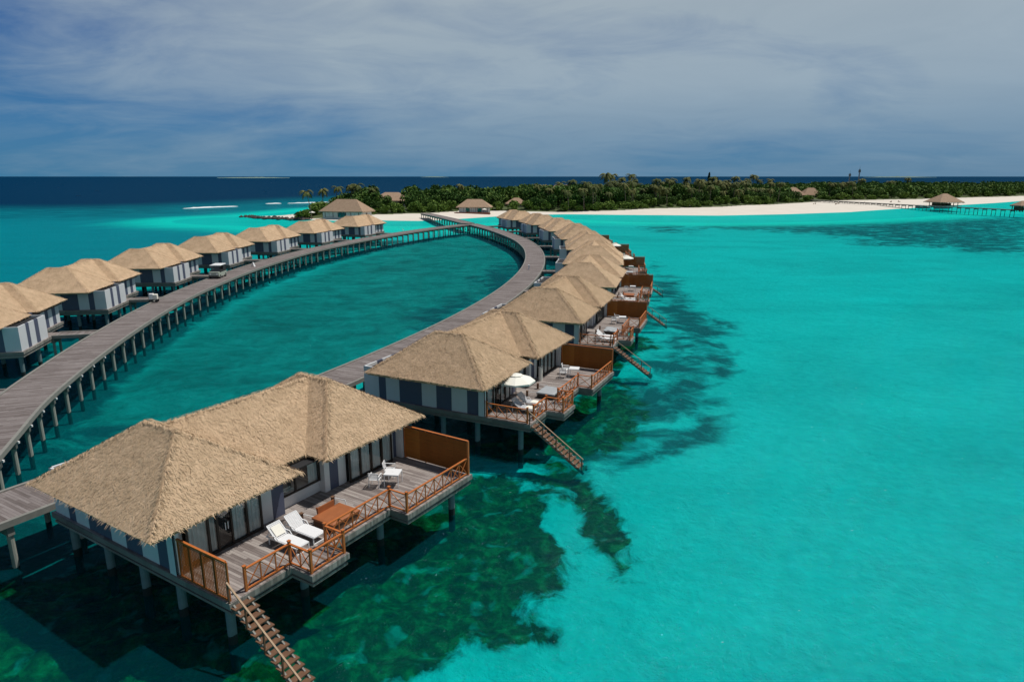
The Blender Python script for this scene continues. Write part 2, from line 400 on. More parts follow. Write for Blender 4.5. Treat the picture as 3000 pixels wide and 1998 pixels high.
def build_villa(flip,lod,near_screen,name='overwater_villa'):
    root=thing(name,'thatched overwater villa','villa')
    F=lambda mb,nm,mats,smooth=False: mb.mesh(nm,mats,flip=flip,smooth=smooth)
    P=lambda nm,mb,mats,par=root,smooth=False: add(nm,F(mb,nm,mats,smooth),par)
    # platform under the house and the sea deck
    house=[(-.12,.1),(-.12,-10.35),(6.1,-10.35),(8.2,-10.35),(8.2,-8.6),(14.25,-8.6),(14.25,.1)]
    mb=MB()
    deck=[(-.12,.1),(-.12,3.4),(.0,3.45),(2.85,3.45),(2.85,4.72),(4.9,4.72),(4.9,3.6),(8.85,3.6),(8.85,4.72),(14.25,4.72),(14.25,.1)]
    mb.prism([(h,-n) for h,n in deck],D-.045,D,0)
    P('deck',mb,[M['deck']])
    mb=MB(); mb.prism([(h,-n) for h,n in house],D-.05,D-.003,0); P('floor',mb,[M['deck']])
    # two fascia boards, the lower one set back
    mb=MB()
    loop=house[:-1]+[(14.25,4.72),(8.85,4.72),(8.85,3.6),(4.9,3.6),(4.9,4.72),(2.85,4.72),(2.85,3.45),(-.12,3.45)]
    def offs(loop,o):   # inward offset for axis aligned loops
        out=[];n=len(loop);A=sum(loop[i][0]*loop[(i+1)%n][1]-loop[(i+1)%n][0]*loop[i][1] for i in range(n))
        s=1 if A>0 else -1
        for i in range(n):
            p=Vector(loop[i-1]);q=Vector(loop[i]);r=Vector(loop[(i+1)%n])
            d1=(q-p).normalized();d2=(r-q).normalized()
            n1=Vector((-d1.y,d1.x))*s;n2=Vector((-d2.y,d2.x))*s
            if (n1-n2).length<.01: out.append(tuple(q+n1*o))
            else: out.append(tuple(q+n1*o+n2*o))
        return out
    def ring(lp,z0,z1,t,m=0):
        ip=offs(lp,t)
        for i in range(len(lp)):
            a,b=lp[i],lp[(i+1)%len(lp)];c,d=ip[(i+1)%len(lp)],ip[i]
            mb.quad([(a[0],-a[1],z0),(b[0],-b[1],z0),(b[0],-b[1],z1),(a[0],-a[1],z1)],m)
            mb.quad([(d[0],-d[1],z0),(c[0],-c[1],z0),(c[0],-c[1],z1),(d[0],-d[1],z1)],m)
            mb.quad([(a[0],-a[1],z0),(b[0],-b[1],z0),(c[0],-c[1],z0),(d[0],-d[1],z0)],m)
            mb.quad([(a[0],-a[1],z1),(b[0],-b[1],z1),(c[0],-c[1],z1),(d[0],-d[1],z1)],m)
    l0=offs(loop,-.03)
    ring(l0,D-.28,D-.02,.05)
    l1=offs(loop,.10); ring(l1,D-.44,D-.285,.06,1)
    l2=offs(loop,.04); ring(l2,D-.56,D-.45,.08,0)
    # joists below
    for k in range(12):
        h=.15+k*1.27; mb.box(h,h+.1,-(3.2 if h<8.5 else 4.4),8.5 if h>8.3 else 10.1,D-.42,D-.06,1)
    P('fascia',mb,[M['fascia'],M['kerb']])
    # piles
    pm=None
    for h in (.45,4.2,9.2,13.7):
        for n in (-9.8,-6.6,-3.65,-.85,2.5):
            if n==-9.8 and h>8.3: continue
            nn=3.7 if (n==2.5 and h>13) else n
            if pm is None:
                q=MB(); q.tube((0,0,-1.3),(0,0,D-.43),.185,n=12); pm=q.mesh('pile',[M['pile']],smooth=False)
            add('pile',pm,root,(h,(nn if flip else -nn),0))
    # cross beams
    mb=MB()
    for h in (.45,4.2,9.2,13.7): mb.box(h-.12,h+.12,-3.3,10.1 if h<8 else 8.4,D-.72,D-.44)
    P('beam',mb,[M['kerb']])
    # ---- walls
    W,B,S=0,1,2
    mb=MB(); z0=D;z1=4.84
    wall_run(mb,(0,0),(0,-10.2),z0,z1,[(.22,W),(1.4,B),(2.65,W),(3.9,B),(5.12,W),(7.05,B),(8.24,W),(8.87,B),(10.2,W)],(-1,0))
    wall_run(mb,(0,-10.2),(5.9,-10.2),z0,z1,[(1.5,W),(2.2,B),(3.35,W),(4.2,B),(5.9,W)],(0,-1))
    wall_run(mb,(5.9,-10.2),(5.9,-8.4),z0,z1,[(9,W)],(1,0))
    wall_run(mb,(5.9,-8.4),(14.05,-8.4),z0,z1,[(.6,B),(1.7,B),(2.7,W),(3.5,B),(4.5,W),(5.3,B),(6.3,W),(7.2,B),(8.15,W)],(0,-1))
    wall_run(mb,(14.05,-8.4),(14.05,0),z0,z1,[(1.2,B),(2.4,W),(3.6,B),(4.8,W),(6.0,B),(7.2,W),(8.4,B)],(1,0))
    # sea side wall
    y=-.45
    wall_run(mb,(0,y),(5.8,y),z0,z1,[(.55,S),(.56,S),(4.3,3),(5.1,S),(5.8,B)],(0,1))
    wall_run(mb,(5.8,y),(5.8,-.85),z0,z1,[(1,S)],(1,0))
    wall_run(mb,(5.8,-.85),(8.4,-.85),z0,z0+.62,[(1.55,S),(2.6,S)],(0,1),t=.3)
    wall_run(mb,(8.4,-.85),(8.4,y),z0,z1,[(1,S)],(-1,0))
    wall_run(mb,(8.4,y),(14.05,y),z0,z1,[(.35,S),(.95,B),(1.5,S),(4.85,3),(5.25,S),(5.65,B)],(0,1))
    wall_run(mb,(0,y),(0,0),z0,z1,[(1,W)],(1,0)); mb.box(-.0,.16,-.0,.45,z0,z1-.01,W)
    mb.box(13.9,14.06,-.0,.45,z0,z1-.01,S)
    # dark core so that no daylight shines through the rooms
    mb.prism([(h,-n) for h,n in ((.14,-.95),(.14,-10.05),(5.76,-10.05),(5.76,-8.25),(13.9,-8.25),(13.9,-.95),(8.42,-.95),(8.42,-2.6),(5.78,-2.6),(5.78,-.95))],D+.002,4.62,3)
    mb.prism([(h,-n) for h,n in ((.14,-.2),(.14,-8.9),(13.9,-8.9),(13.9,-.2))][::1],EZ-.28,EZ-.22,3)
    P('wall',mb,[M['white_wall'],M['blue_wall'],M['sea_wall'],M['dark_inside']])
    # ---- glazed doors and window on the sea side
    def glazed(nm,h0,h1,n,zb,zt,panes,openp=()):
        fr=MB(); w=.09; yy=-n
        fr.box(h0,h1,yy-.05,yy+.02,zb,zb+.09); fr.box(h0,h1,yy-.05,yy+.02,zt-.08,zt)
        k=len(panes); xs=[h0]; tot=sum(panes)
        for p_ in panes: xs.append(xs[-1]+(h1-h0)*p_/tot)
        for x in xs: x=min(max(x,h0+w/2),h1-w/2); fr.box(x-w/2,x+w/2,yy-.055,yy+.025,zb+.09,zt-.08)
        o=P(nm,fr,[M['frame']])
        for i in range(k):
            a,b=xs[i]+w/2,xs[i+1]-w/2
            g=MB(); g.quad([(a,yy-.015,zb+.09),(b,yy-.015,zb+.09),(b,yy-.015,zt-.08),(a,yy-.015,zt-.08)]); P('pane',g,[M['glass']],o)
            if i in openp: continue
            c=MB(); m=14; pts=[]
            for j in range(m+1):
                x=a+(b-a)*j/m; pts.append((x,yy+.09+.03*math.sin(j*2.2+i)+.012*math.sin(j*5.1)))
            for j in range(m): c.quad([(*pts[j],zb+.1),(*pts[j+1],zb+.1),(*pts[j+1],zt-.1),(*pts[j],zt-.1)])
            P('curtain',c,[M['curtain']],o)
        return o
    d1=glazed('sliding_door',.56,4.3,y+.26,D,4.75,[1.1,.45,.75,.85,.85],openp=(2,))
    hd=MB(); hd.bar((2.35,-(y+.35),D+.9),(2.35,-(y+.35),D+1.25),.03); hd.bar((2.48,-(y+.35),D+.9),(2.48,-(y+.35),D+1.25),.03); P('handle',hd,[M['white_metal']],d1)
    glazed('sliding_door',9.9,13.25,y+.26,D,4.75,[1,1,1,1])
    w1=glazed('window',5.8,8.4,-.85+.04,D+.62,4.75,[1.0,1.6],openp=(0,1))
    for a,b in ((5.85,6.15),(7.75,8.35)):
        m=8; c=MB()
        for j in range(m):
            x0=a+(b-a)*j/m;x1=a+(b-a)*(j+1)/m; c.quad([(x0,.95+.03*(j%2),D+.65),(x1,.95+.03*((j+1)%2),D+.65),(x1,.95+.03*((j+1)%2),4.7),(x0,.95+.03*(j%2),4.7)])
        P('curtain',c,[M['curtain']],w1)
    t=MB(); t.box(6.0,8.2,1.15,2.4,D+.3,D+.55,0); t.box(6.1,7.0,1.2,1.7,D+.55,D+.72,0); t.box(6.4,6.9,1.3,1.75,D+.72,D+.8,0)
    P('window_seat',t,[M['towel']])
    # ---- railings
    runs=[((.75,3.3),(2.95,3.3),3),((2.95,3.3),(2.95,4.58),2),((2.95,4.58),(4.78,4.58),2),((4.78,4.58),(4.78,3.45),2),((4.78,3.45),(8.98,3.45),5),((8.98,3.45),(8.98,4.58),1),((8.98,4.58),(14.0,4.58),7)]
    for a,b,k in runs:
        mb=MB(); rail_run(mb,a,b,bays=k,p0=True,p1=False); P('railing',mb,[M['orange']])
    mb=MB()
    if near_screen:
        lattice_screen(mb,(-.02,.15),(-.02,3.3),D,1.68); P('lattice_screen',mb,[M['screen'],M['orange'],M['step']])
    else:
        rail_run(mb,(-.02,.15),(-.02,3.2),bays=4); P('railing',mb,[M['orange']])
    mb=MB(); solid_screen(mb,(14.08,.1),(14.08,4.62),D,1.95); P('privacy_screen',mb,[M['screen'],M['orange']])
    # ---- stairs to the water
    st=MB(); n0=3.45; hs0,hs1=-.12,.78; rise=.185; run=.265
    for k in range(14):
        z=D-.0-rise*(k+1); n=n0+run*k+.02
        st.box(hs0,hs1,-(n+run+.03),-n,z-.05,z,0)
    zb=D-rise*20
    for h in (hs0+.12,hs1-.12): st.bar((h,-(n0),D-.18),(h,-(n0+run*14.3),D-.18-rise*14.3),.07,.2,1)
    s=P('staircase',st,[M['step'],M['kerb']])
    hr=MB(); hh=hs0+.02
    a=(hh,-(n0-.1),D+.88); b=(hh,-(n0+run*14.2),D+.88-rise*14.4); hr.bar(a,b,.07,.05)
    P('handrail',hr,[M['handrail']],s)
    for k in (0,3.6,7.2,10.8,14):
        hp=MB(); n=n0-.05+run*k; hp.bar((hh,-n,D-.15-rise*k),(hh,-n,D+.86-rise*(k+.2)),.06,.06,up=(1,0,0)); P('baluster',hp,[M['step']],s)
    # ---- roof
    P('roof',ROOFS[lod],RM)
    return root
ROOFS={'near':roof_mb(42000,13000,1),'far':roof_mb(16000,6000,2)}

CR=(-217,142)
RV=[(-30.05,234.8,58.2),(-24.67,236.76,64.3),(-19.33,236.9,70.9),(-14.0,236.8,75.8),(-8.6,236.8,81.2),(-3.2,236.8,86.6),(2.25,237.0,92.1),(7.85,237.4,97.7),(13.6,237.8,103.4),(19.2,238.2,109.0)]
ORD=['','second','third','fourth','fifth','sixth','seventh','eighth','ninth']
RLAB=['thatched villa with brown hot tub and lattice screen, largest and closest of all',
 'thatched villa with white parasol and grey hot tub on its deck',
 'third thatched villa of the long row, two white loungers beside a crumpled grey cover',
 'fourth thatched villa of the long row, brown hot tub between loungers and white table',
 'fifth thatched villa of the long row, cream parasol over its white table',
 'sixth thatched villa of the long row, where the walkway bends hardest',
 'fourth thatched villa of the long row counted back from the beach',
 'third thatched villa of the long row counted back from the beach',
 'second thatched villa of the long row counted back from the beach',
 'last thatched villa of the long row, its roof tip nearest the beach']
G1='overwater villas in the long right-hand row'; G2='overwater villas in the left-hand row behind the walkway'
first=build_villa(False,'near',True); first['label']=RLAB[0]; first['group']=G1
vb=build_villa(False,'near',False); vc=build_villa(False,'far',False)
VR=[]
for i,(t,r,hd) in enumerate(RV):
    loc=(CR[0]+r*math.cos(R(t)),CR[1]+r*math.sin(R(t)),0)
    if i==0: o=first; o.location=loc; o.rotation_euler.z=R(hd)
    elif i==1: o=vb; o.location=loc; o.rotation_euler.z=R(hd); o['label']=RLAB[i]; o['group']=G1
    elif i==2: o=dup(vb,loc,R(hd),RLAB[i],G1)
    elif i==3: o=vc; o.location=loc; o.rotation_euler.z=R(hd); o['label']=RLAB[i]; o['group']=G1
    else: o=dup(vc,loc,R(hd),RLAB[i],G1)
    VR.append(o)
CL=(181,116)
LLAB=['thatched villa cut by the left edge of the picture, closest of its row',
 'thatched villa beside the white luggage cart on the walkway',
 'thatched villa on stilts just before the parked buggy',
 'thatched villa directly behind the parked buggy on the walkway',
 'third thatched villa of the short row counted back from the island',
 'second thatched villa of the short row counted back from the island',
 'last thatched villa of the short row, in front of the island bungalow']
vl=build_villa(True,'far',False)
VL=[]
for i,t in enumerate((193.7,188.6,183.3,178.1,172.84,167.5,161.95)):
    r=233.8+10.2; loc=(CL[0]+r*math.cos(R(t)),CL[1]+r*math.sin(R(t)),0); hd=R(t-90)
    if i==0: o=vl; o.location=loc; o.rotation_euler.z=hd; o['label']=LLAB[0]; o['group']=G2
    else: o=dup(vl,loc,hd,LLAB[i],G2)
    VL.append(o)

# ------------------------------------------------------------------ walkways
def catmull(P,step=1.0):
    P=[Vector(p) for p in P]; out=[]
    for i in range(len(P)-1):
        p0=P[max(i-1,0)];p1=P[i];p2=P[i+1];p3=P[min(i+2,len(P)-1)]
        n=max(2,int((p2-p1).length/step))
        for k in range(n):
            t=k/n; out.append(.5*((2*p1)+(-p0+p2)*t+(2*p0-5*p1+4*p2-p3)*t*t+(-p0+3*p1-3*p2+p3)*t**3))
    out.append(P[-1]); return out
def resample(L,step):
    out=[L[0].copy()];acc=0
    for a,b in zip(L,L[1:]):
        d=(b-a).length; s=step-acc
        while s<=d: out.append(a+(b-a)*(s/d)); s+=step
        acc=(acc+d)%step
    return out
def walkway(name,label,path,W=3.9,pile_step=3.1,lamps=None,group=None,z=D,rp=.15,kerb=True,pm=None,zb=-1.6):
    root=thing(name,label,'walkway' if W>3 else 'jetty',group=group)
    L=catmull(path) if len(path)>2 else [Vector(path[0]).lerp(Vector(path[1]),k/6) for k in range(7)]
    mb=MB();s=0;nr=[]
    for i,p in enumerate(L):
        d=(L[min(i+1,len(L)-1)]-L[max(i-1,0)]).normalized(); nr.append(Vector((-d.y,d.x)))
    U=[0]
    for a,b in zip(L,L[1:]): U.append(U[-1]+(b-a).length)
    kb=MB(); bm=MB()
    for i in range(len(L)-1):
        a,b=L[i],L[i+1];na,nb=nr[i],nr[i+1];h=W/2
        q=lambda p,n,o,zz:(p.x+n.x*o,p.y+n.y*o,zz)
        mb.quad([q(a,na,h,z),q(a,na,-h,z),q(b,nb,-h,z),q(b,nb,h,z)],0,[(U[i],h),(U[i],-h),(U[i+1],-h),(U[i+1],h)])
        mb.quad([q(a,na,h,z-.05),q(a,na,-h,z-.05),q(b,nb,-h,z-.05),q(b,nb,h,z-.05)],0,[(U[i],h),(U[i],-h),(U[i+1],-h),(U[i+1],h)])
        for sgn in (1,-1):
            o0,o1=sgn*(h-.16),sgn*(h+.05)
            if kerb:
                kb.quad([q(a,na,o0,z+.07),q(a,na,o1,z+.07),q(b,nb,o1,z+.07),q(b,nb,o0,z+.07)])
                kb.quad([q(a,na,o0,z+.003),q(b,nb,o0,z+.003),q(b,nb,o0,z+.07),q(a,na,o0,z+.07)])
            t=.07 if kerb else 0
            kb.quad([q(a,na,o1,z-.26),q(b,nb,o1,z-.26),q(b,nb,o1,z+t),q(a,na,o1,z+t)])
            kb.quad([q(a,na,o1,z-.26),q(b,nb,o1,z-.26),q(b,nb,o1-sgn*.09,z-.26),q(a,na,o1-sgn*.09,z-.26)])
            kb.quad([q(a,na,o1-sgn*.09,z-.26),q(b,nb,o1-sgn*.09,z-.26),q(b,nb,o1-sgn*.09,z-.05),q(a,na,o1-sgn*.09,z-.05)])
        for o in (-h*.6,0,h*.6):
            bm.quad([q(a,na,o-.06,z-.3),q(b,nb,o-.06,z-.3),q(b,nb,o-.06,z-.052),q(a,na,o-.06,z-.052)]); bm.quad([q(a,na,o+.06,z-.3),q(b,nb,o+.06,z-.3),q(b,nb,o+.06,z-.052),q(a,na,o+.06,z-.052)]); bm.quad([q(a,na,o-.06,z-.3),q(b,nb,o-.06,z-.3),q(b,nb,o+.06,z-.3),q(a,na,o+.06,z-.3)])
    add('deck',mb.mesh(name+'_deck',[M['walk']],recalc=False),root)
    add('kerb',kb.mesh(name+'_kerb',[M['kerb']],recalc=False),root)
    Q=resample(L,pile_step); 
    if pm is None:
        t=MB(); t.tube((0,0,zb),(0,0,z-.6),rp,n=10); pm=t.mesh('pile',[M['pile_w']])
    for i,p in enumerate(Q):
        d=(Q[min(i+1,len(Q)-1)]-Q[max(i-1,0)]).normalized(); n=Vector((-d.y,d.x)); h=W/2-.05
        bm.bar((p.x+n.x*h,p.y+n.y*h,z-.53),(p.x-n.x*h,p.y-n.y*h,z-.53),.3,.44)
        for sg in (1,-1): add('pile',pm,root,(p.x+n.x*sg*(h-.2),p.y+n.y*sg*(h-.2),0))
        if lamps and lamps(i,p): 
            g=MB(); c=(p+n*(-h-.12)); g.box(-.06,.06,-.06,.06,z-.42,z-.28); add('lamp',g.mesh('lamp',[M['white_metal']]),root,(c.x,c.y,0))
    add('beam',bm.mesh(name+'_beam',[M['kerb']],recalc=False),root)
    return root
arc=[(CR[0]+221.8*math.cos(R(t)),CR[1]+221.8*math.sin(R(t))) for t in range(-36,1,4)]
RPATH=arc+[(4.2,158),(1.6,178),(-5.6,208),(-14.2,234)]
LPATH=[(-24,19),(-29.5,30),(-33.3,39),(-36.7,48),(-41.0,64),(-44.6,82),(-46.6,99),(-47.2,120),(-45.6,144),(-41.5,165),(-35.2,187),(-26,211),(-15.8,230.5)]
w1=walkway('curved_walkway','long grey timber walkway curving behind the right-hand villas',RPATH)
w2=walkway('curved_walkway','long brown timber walkway curving past the left-hand villas and buggy',LPATH,lamps=lambda i,p: p.y<62 and i%1==0)
w3=walkway('beach_walkway','straight timber walkway from the junction onto the island beach',[(-15.3,236.5),(-25,265),(-38.5,301)],W=4.4,pile_step=4)
# jetties from the walkways to each villa
k=0
JL=[]
for i,(t,r,hd) in enumerate(RV):
    o=VR[i]; a=Vector((math.cos(R(hd)),math.sin(R(hd)))); n=Vector((a.y,-a.x)); O=Vector(o.location[:2])
    p=O+a*7.2-n*10.38
    q=Vector(CR); d=(p-q).normalized(); e=q+d*223.85
    if (p-e).length<.6: continue
    JL.append((p,e,'short timber jetty to the '+['closest villa','villa with the white parasol','third villa of the long row','fourth villa of the long row','fifth villa of the long row','villa at the walkway bend','villa after the walkway bend','third villa from the beach, long row','second villa from the beach, long row','last villa of the long row'][i]))
for i,o in enumerate(VL):
    t=(193.7,188.6,183.3,178.1,172.84,167.5,161.95)[i]; hd=R(t-90); a=Vector((math.cos(hd),math.sin(hd))); n=Vector((math.cos(R(t)),math.sin(R(t)))); O=Vector(o.location[:2])
    p=O+a*7.2-n*10.38
    e=min((Vector(x) for x in catmull(LPATH)),key=lambda v:(v-p).length); e=e+(p-e).normalized()*2.05
    JL.append((p,e,'short timber jetty to the '+['leftmost villa','villa by the luggage cart','villa before the buggy','villa behind the buggy','third villa from the island, short row','second villa from the island, short row','last villa of the short row'][i]))
t199=R(198.9); pO=Vector((CL[0]+233.6*math.cos(t199),CL[1]+233.6*math.sin(t199))); a=Vector((math.cos(t199-math.pi/2),math.sin(t199-math.pi/2)))
p=pO+a*7.2; e=min((Vector(x) for x in catmull(LPATH)),key=lambda v:(v-p).length); e=e+(p-e).normalized()*2.05
JL.append((p,e,'timber jetty cut off at the left edge of the picture'))
tp=MB(); tp.tube((0,0,-2.2),(0,0,D-.5),.13,n=8); tpm=tp.mesh('pile',[M['pile_w']])
for p,e,lab in JL:
    walkway('jetty',lab,[p,e],W=1.9,pile_step=2.6,z=D-.004,group='short jetties from the walkways to the villas',pm=tpm)
# ------------------------------------------------------------------ things on the decks (local x = along villa, y to the sea is -)
def vloc(i,h,n,z=D):
    o=VR[i]; hd=o.rotation_euler.z; a=Vector((math.cos(hd),math.sin(hd))); s=Vector((a.y,-a.x)); p=Vector(o.location[:2])+a*h+s*n
    return (p.x,p.y,z),hd
def make_lounger(mat,towel=None,frame='white_metal'):
    # x across (0.68 wide), foot at -y, head at +y ; length 2.0
    r=thing('sun_lounger','lounger','sun lounger'); w=.34
    f=MB()
    for x in (-w,w): f.bar((x,-1.35,.34),(x,.65,.34),.045,.05)
    f.bar((-w,-1.35,.34),(w,-1.35,.34),.045,.05); f.bar((-w,.65,.34),(w,.65,.34),.04,.04); f.bar((-w,-1.33,.02),(w,-1.33,.02),.04,.04)
    add('frame',f.mesh('lounger_frame',[M[frame]]),r)
    for x in (-w,w):
        for y in (-1.33,.45):
            l=MB(); l.bar((x,y,.0),(x,y,.33),.04,.045); add('leg',l.mesh('leg',[M[frame]]),r)
    s=MB(); s.box(-w+.02,w-.02,-1.33,-.02,.365,.385); add('seat',s.mesh('seat',[M[mat]]),r)
    b=MB()
    top=Vector((0,.55,.86)); hin=Vector((0,0,.37)); dv=top-hin
    for x in (-w,w): b.bar(hin+Vector((x,0,0)),top+Vector((x,0,0)),.04,.035)
    b.bar(top+Vector((-w,0,0)),top+Vector((w,0,0)),.04,.035)
    k=13
    for i in range(k):
        p=hin+dv*((i+.6)/k); b.bar(p+Vector((-w,0,0)),p+Vector((w,0,0)),.042,.012,up=dv.cross(Vector((1,0,0))))
    for x in (-w*.9,w*.9): b.bar((x,.62,.34),(x,.42,.70),.02,.02)
    add('backrest',b.mesh('backrest',[M[mat]]),r)
    for x in (-w-.02,w+.02):
        a=MB(); a.bar((x,-.25,.34),(x,-.1,.52),.03,.03); a.bar((x,-.1,.52),(x,.3,.52),.045,.025); add('armrest',a.mesh('armrest',[M[frame]]),r)
    if towel=='back':
        t=MB(); nn=Vector((0,-dv.z,dv.y)).normalized()
        p0=hin+dv*.12;p1=hin+dv*.80
        for q0,q1 in ((p0,p1),): t.bar(q0+nn*.035,q1+nn*.035,.50,.035,up=nn)
        add('cushion',t.mesh('cushion',[M['towel']]),r)
    if towel=='foot':
        t=MB(); t.box(-w+.03,w-.03,-1.25,-.45,.387,.41); t.box(-.16,.16,-1.2,-1.02,.41,.5,1); add('towel',t.mesh('towel',[M['canvas'],M['black']]),r)
    return r
def make_table(s=.8):
    r=thing('deck_table','table','table'); h=s/2
    t=MB(); t.box(-h,h,-h,h,.70,.725); t.box(-h,h,-h,-h+.03,.66,.70);t.box(-h,h,h-.03,h,.66,.70);t.box(-h,-h+.03,-h+.03,h-.03,.66,.70);t.box(h-.03,h,-h+.03,h-.03,.66,.70); t.tube((0,0,.727),(0,0,.735),.045,n=10); add('tabletop',t.mesh('tabletop',[M['white_metal']]),r)
    for x in (-1,1):
        for y in (-1,1):
            l=MB(); l.box(x*(h-.045),x*(h-.005),y*(h-.045),y*(h-.005),0,.66); add('leg',l.mesh('leg',[M['white_metal']]),r)
    return r
def make_chair():
    r=thing('deck_chair','chair','chair'); w=.27
    s=MB()
    for i in range(9): s.box(-w+.02,w-.02,-.24+i*.054,-.24+i*.054+.04,.43,.445)
    s.box(-w,-w+.03,-.26,.26,.42,.45); s.box(w-.03,w,-.26,.26,.42,.45); add('seat',s.mesh('seat',[M['white_metal']]),r)
    b=MB()
    for x in (-w+.015,w-.015): b.bar((x,.24,.42),(x,.34,.86),.03,.03)
    b.bar((-w+.015,.34,.86),(w-.015,.34,.86),.03,.03)
    for i in range(6): z=.52+i*.055; y=.24+.1*(z-.42)/.44; b.bar((-w,y,z),(w,y,z),.012,.032)
    add('backrest',b.mesh('backrest',[M['white_metal']]),r)
    for x in (-w,w):
        a=MB(); a.bar((x,-.25,.65),(x,.29,.67),.05,.025); add('armrest',a.mesh('armrest',[M['white_metal']]),r)
        for y in (-.25,.25):
            l=MB(); l.bar((x,y,0),(x,y*.98,.65 if y<0 else .43),.03,.03); add('leg',l.mesh('leg',[M['white_metal']]),r)
    return r
def make_tub(mat,crumple=0):
    r=thing('hot_tub','tub','hot tub'); hx,hy=.88,.70
    b=MB(); b.box(-hx+.05,hx-.05,-hy+.05,hy-.05,0,.38); add('body',b.mesh('tub_body',[M['step'] if mat=='brown_cover' else M['frame']]),r)
    c=MB(); n=14; g={}
    for i in range(n+1):
        for j in range(n+1):
            x=-hx+2*hx*i/n;y=-hy+2*hy*j/n; e=min(i,j,n-i,n-j)
            z=.47-(.03 if e==0 else 0)+crumple*noise.noise(Vector((x*2.5,y*2.5,.3)))+.006*noise.noise(Vector((x*4,y*4,2)))
            g[i,j]=len(c.v); c.v.append((x,y,z))
    for i in range(n):
        for j in range(n): c.f.append((g[i,j],g[i+1,j],g[i+1,j+1],g[i,j+1])); c.m.append(0)
    for k in range(n):
        for (p,q) in (((k,0),(k+1,0)),((k,n),(k+1,n)),((0,k),(0,k+1)),((n,k),(n,k+1))):
            a=c.v[g[p]];b_=c.v[g[q]]; c.quad([a,b_,(b_[0],b_[1],.34),(a[0],a[1],.34)])
    add('cover',c.mesh('tub_cover',[M[mat]]),r)
    if mat=='brown_cover':
        l=MB(); l.bar((-.45,hy+.03,.30),(-.45,hy+.12,.74),.05,.05); l.bar((.0-.47,hy+.03,.55),(.55,hy+.03,.55),.06,.38); add('lid_flap',l.mesh('flap',[M['brown_cover']]),r)
    for x in (-.72,1.28):
        p=MB(); x0=x-.1; p.bar((x0,hy+.78,0),(x0,hy+.78,.40),.13,.13); p.box(x0-.09,x0+.09,hy+.69,hy+.87,.40,.43); add('post',p.mesh('post',[M['step']]),r)
        q=MB(); q.bar((x0+.05,hy+.74,.34),(x0+.18,hy+.1,.34),.03,.03); q.bar((x0+.18,hy+.1,.34),(x0+.2,hy+.06,.05),.03,.03); add('grab_rail',q.mesh('grab',[M['white_metal']]),r)
    return r
def make_parasol():
    r=thing('parasol','parasol','parasol')
    p=MB(); p.tube((0,0,0),(0,0,2.35),.028,n=8); add('pole',p.mesh('pole',[M['step']]),r)
    b=MB(); b.tube((0,0,0),(0,0,.09),.25,.22,n=14); add('base',b.mesh('base',[M['black']]),r)
    c=MB(); n=8; Rr=1.38
    ring=[(Rr*math.cos(2*math.pi*(k+.5)/n),Rr*math.sin(2*math.pi*(k+.5)/n),1.9) for k in range(n)]; mid=[(.3*x,.3*y,2.27) for x,y,_ in ring]
    for k in range(n):
        a,b_=ring[k],ring[(k+1)%n]; c.quad([a,b_,mid[(k+1)%n],mid[k]]); c.quad([a,b_,(b_[0],b_[1],1.78),(a[0],a[1],1.78)])
    top=[(.36*x,.36*y,2.29) for x,y,_ in ring]
    for k in range(n): c.quad([top[k],top[(k+1)%n],(0,0,2.43)])
    add('canopy',c.mesh('canopy',[M['canvas']],recalc=False),r)
    w=MB()
    for k in range(n): w.bar((0,0,2.2),(ring[k][0]*.97,ring[k][1]*.97,1.88),.018,.018)
    add('ribs',w.mesh('ribs',[M['step']]),r)
    return r
def put(root,i,h,n,rot,label,group,used=set()):
    loc,hd=vloc(i,h,n)
    if root.name in used: o=dup(root,loc,hd+R(rot),label,group)
    else:
        used.add(root.name); o=root; o.location=loc; o.rotation_euler.z=hd+R(rot); o['label']=label; o['group']=group
    return o
lw=make_lounger('white_mesh'); lt=make_lounger('white_mesh','back'); lg=make_lounger('shaded_mesh','foot')
tb=make_table(); ch=make_chair(); tubb=make_tub('brown_cover'); tubg=make_tub('grey_cover',.012); tubc=make_tub('grey_cover',.09); pr=make_parasol()
GL='sun loungers on the villa decks';GT='white tables on the villa decks';GC='white chairs at the deck tables';GH='covered hot tubs on the villa decks'
# villa 0
put(lw,0,4.87,1.62,0,'white slatted lounger nearest the brown hot tub on the closest deck',GL)
put(lt,0,3.86,1.68,0,'white lounger with cream cushion, nearer the lattice screen',GL)
put(tb,0,11.0,1.9,25,'square white table on the closest villa deck',GT)
put(ch,0,10.35,1.22,115,'white armchair on the stair side of the closest white table',GC)
put(ch,0,11.62,1.1,30,'white armchair between the closest white table and glass doors',GC)
put(tubb,0,6.53,2.3,0,'square hot tub under a smooth brown cover on the closest deck',GH)
# villa 1
put(lg,1,2.0,1.75,0,'shade-greyed lounger with white towel beside the corner railing, under the parasol',GL)
put(lg,1,3.25,1.6,0,'shade-greyed lounger with white towel between parasol pole and grey tub',GL)
put(pr,1,2.95,.95,0,'white octagonal parasol over two shade-greyed loungers','parasols')
put(tubg,1,6.0,2.3,0,'hot tub under a smooth light grey cover beside the parasol',GH)
put(tb,1,11.5,2.2,12,'white table on the deck with the open parasol',GT)
put(ch,1,10.85,1.5,100,'white armchair at the stair side of the parasol deck table',GC)
put(ch,1,11.9,1.3,15,'white armchair by the glass doors on the parasol deck',GC)
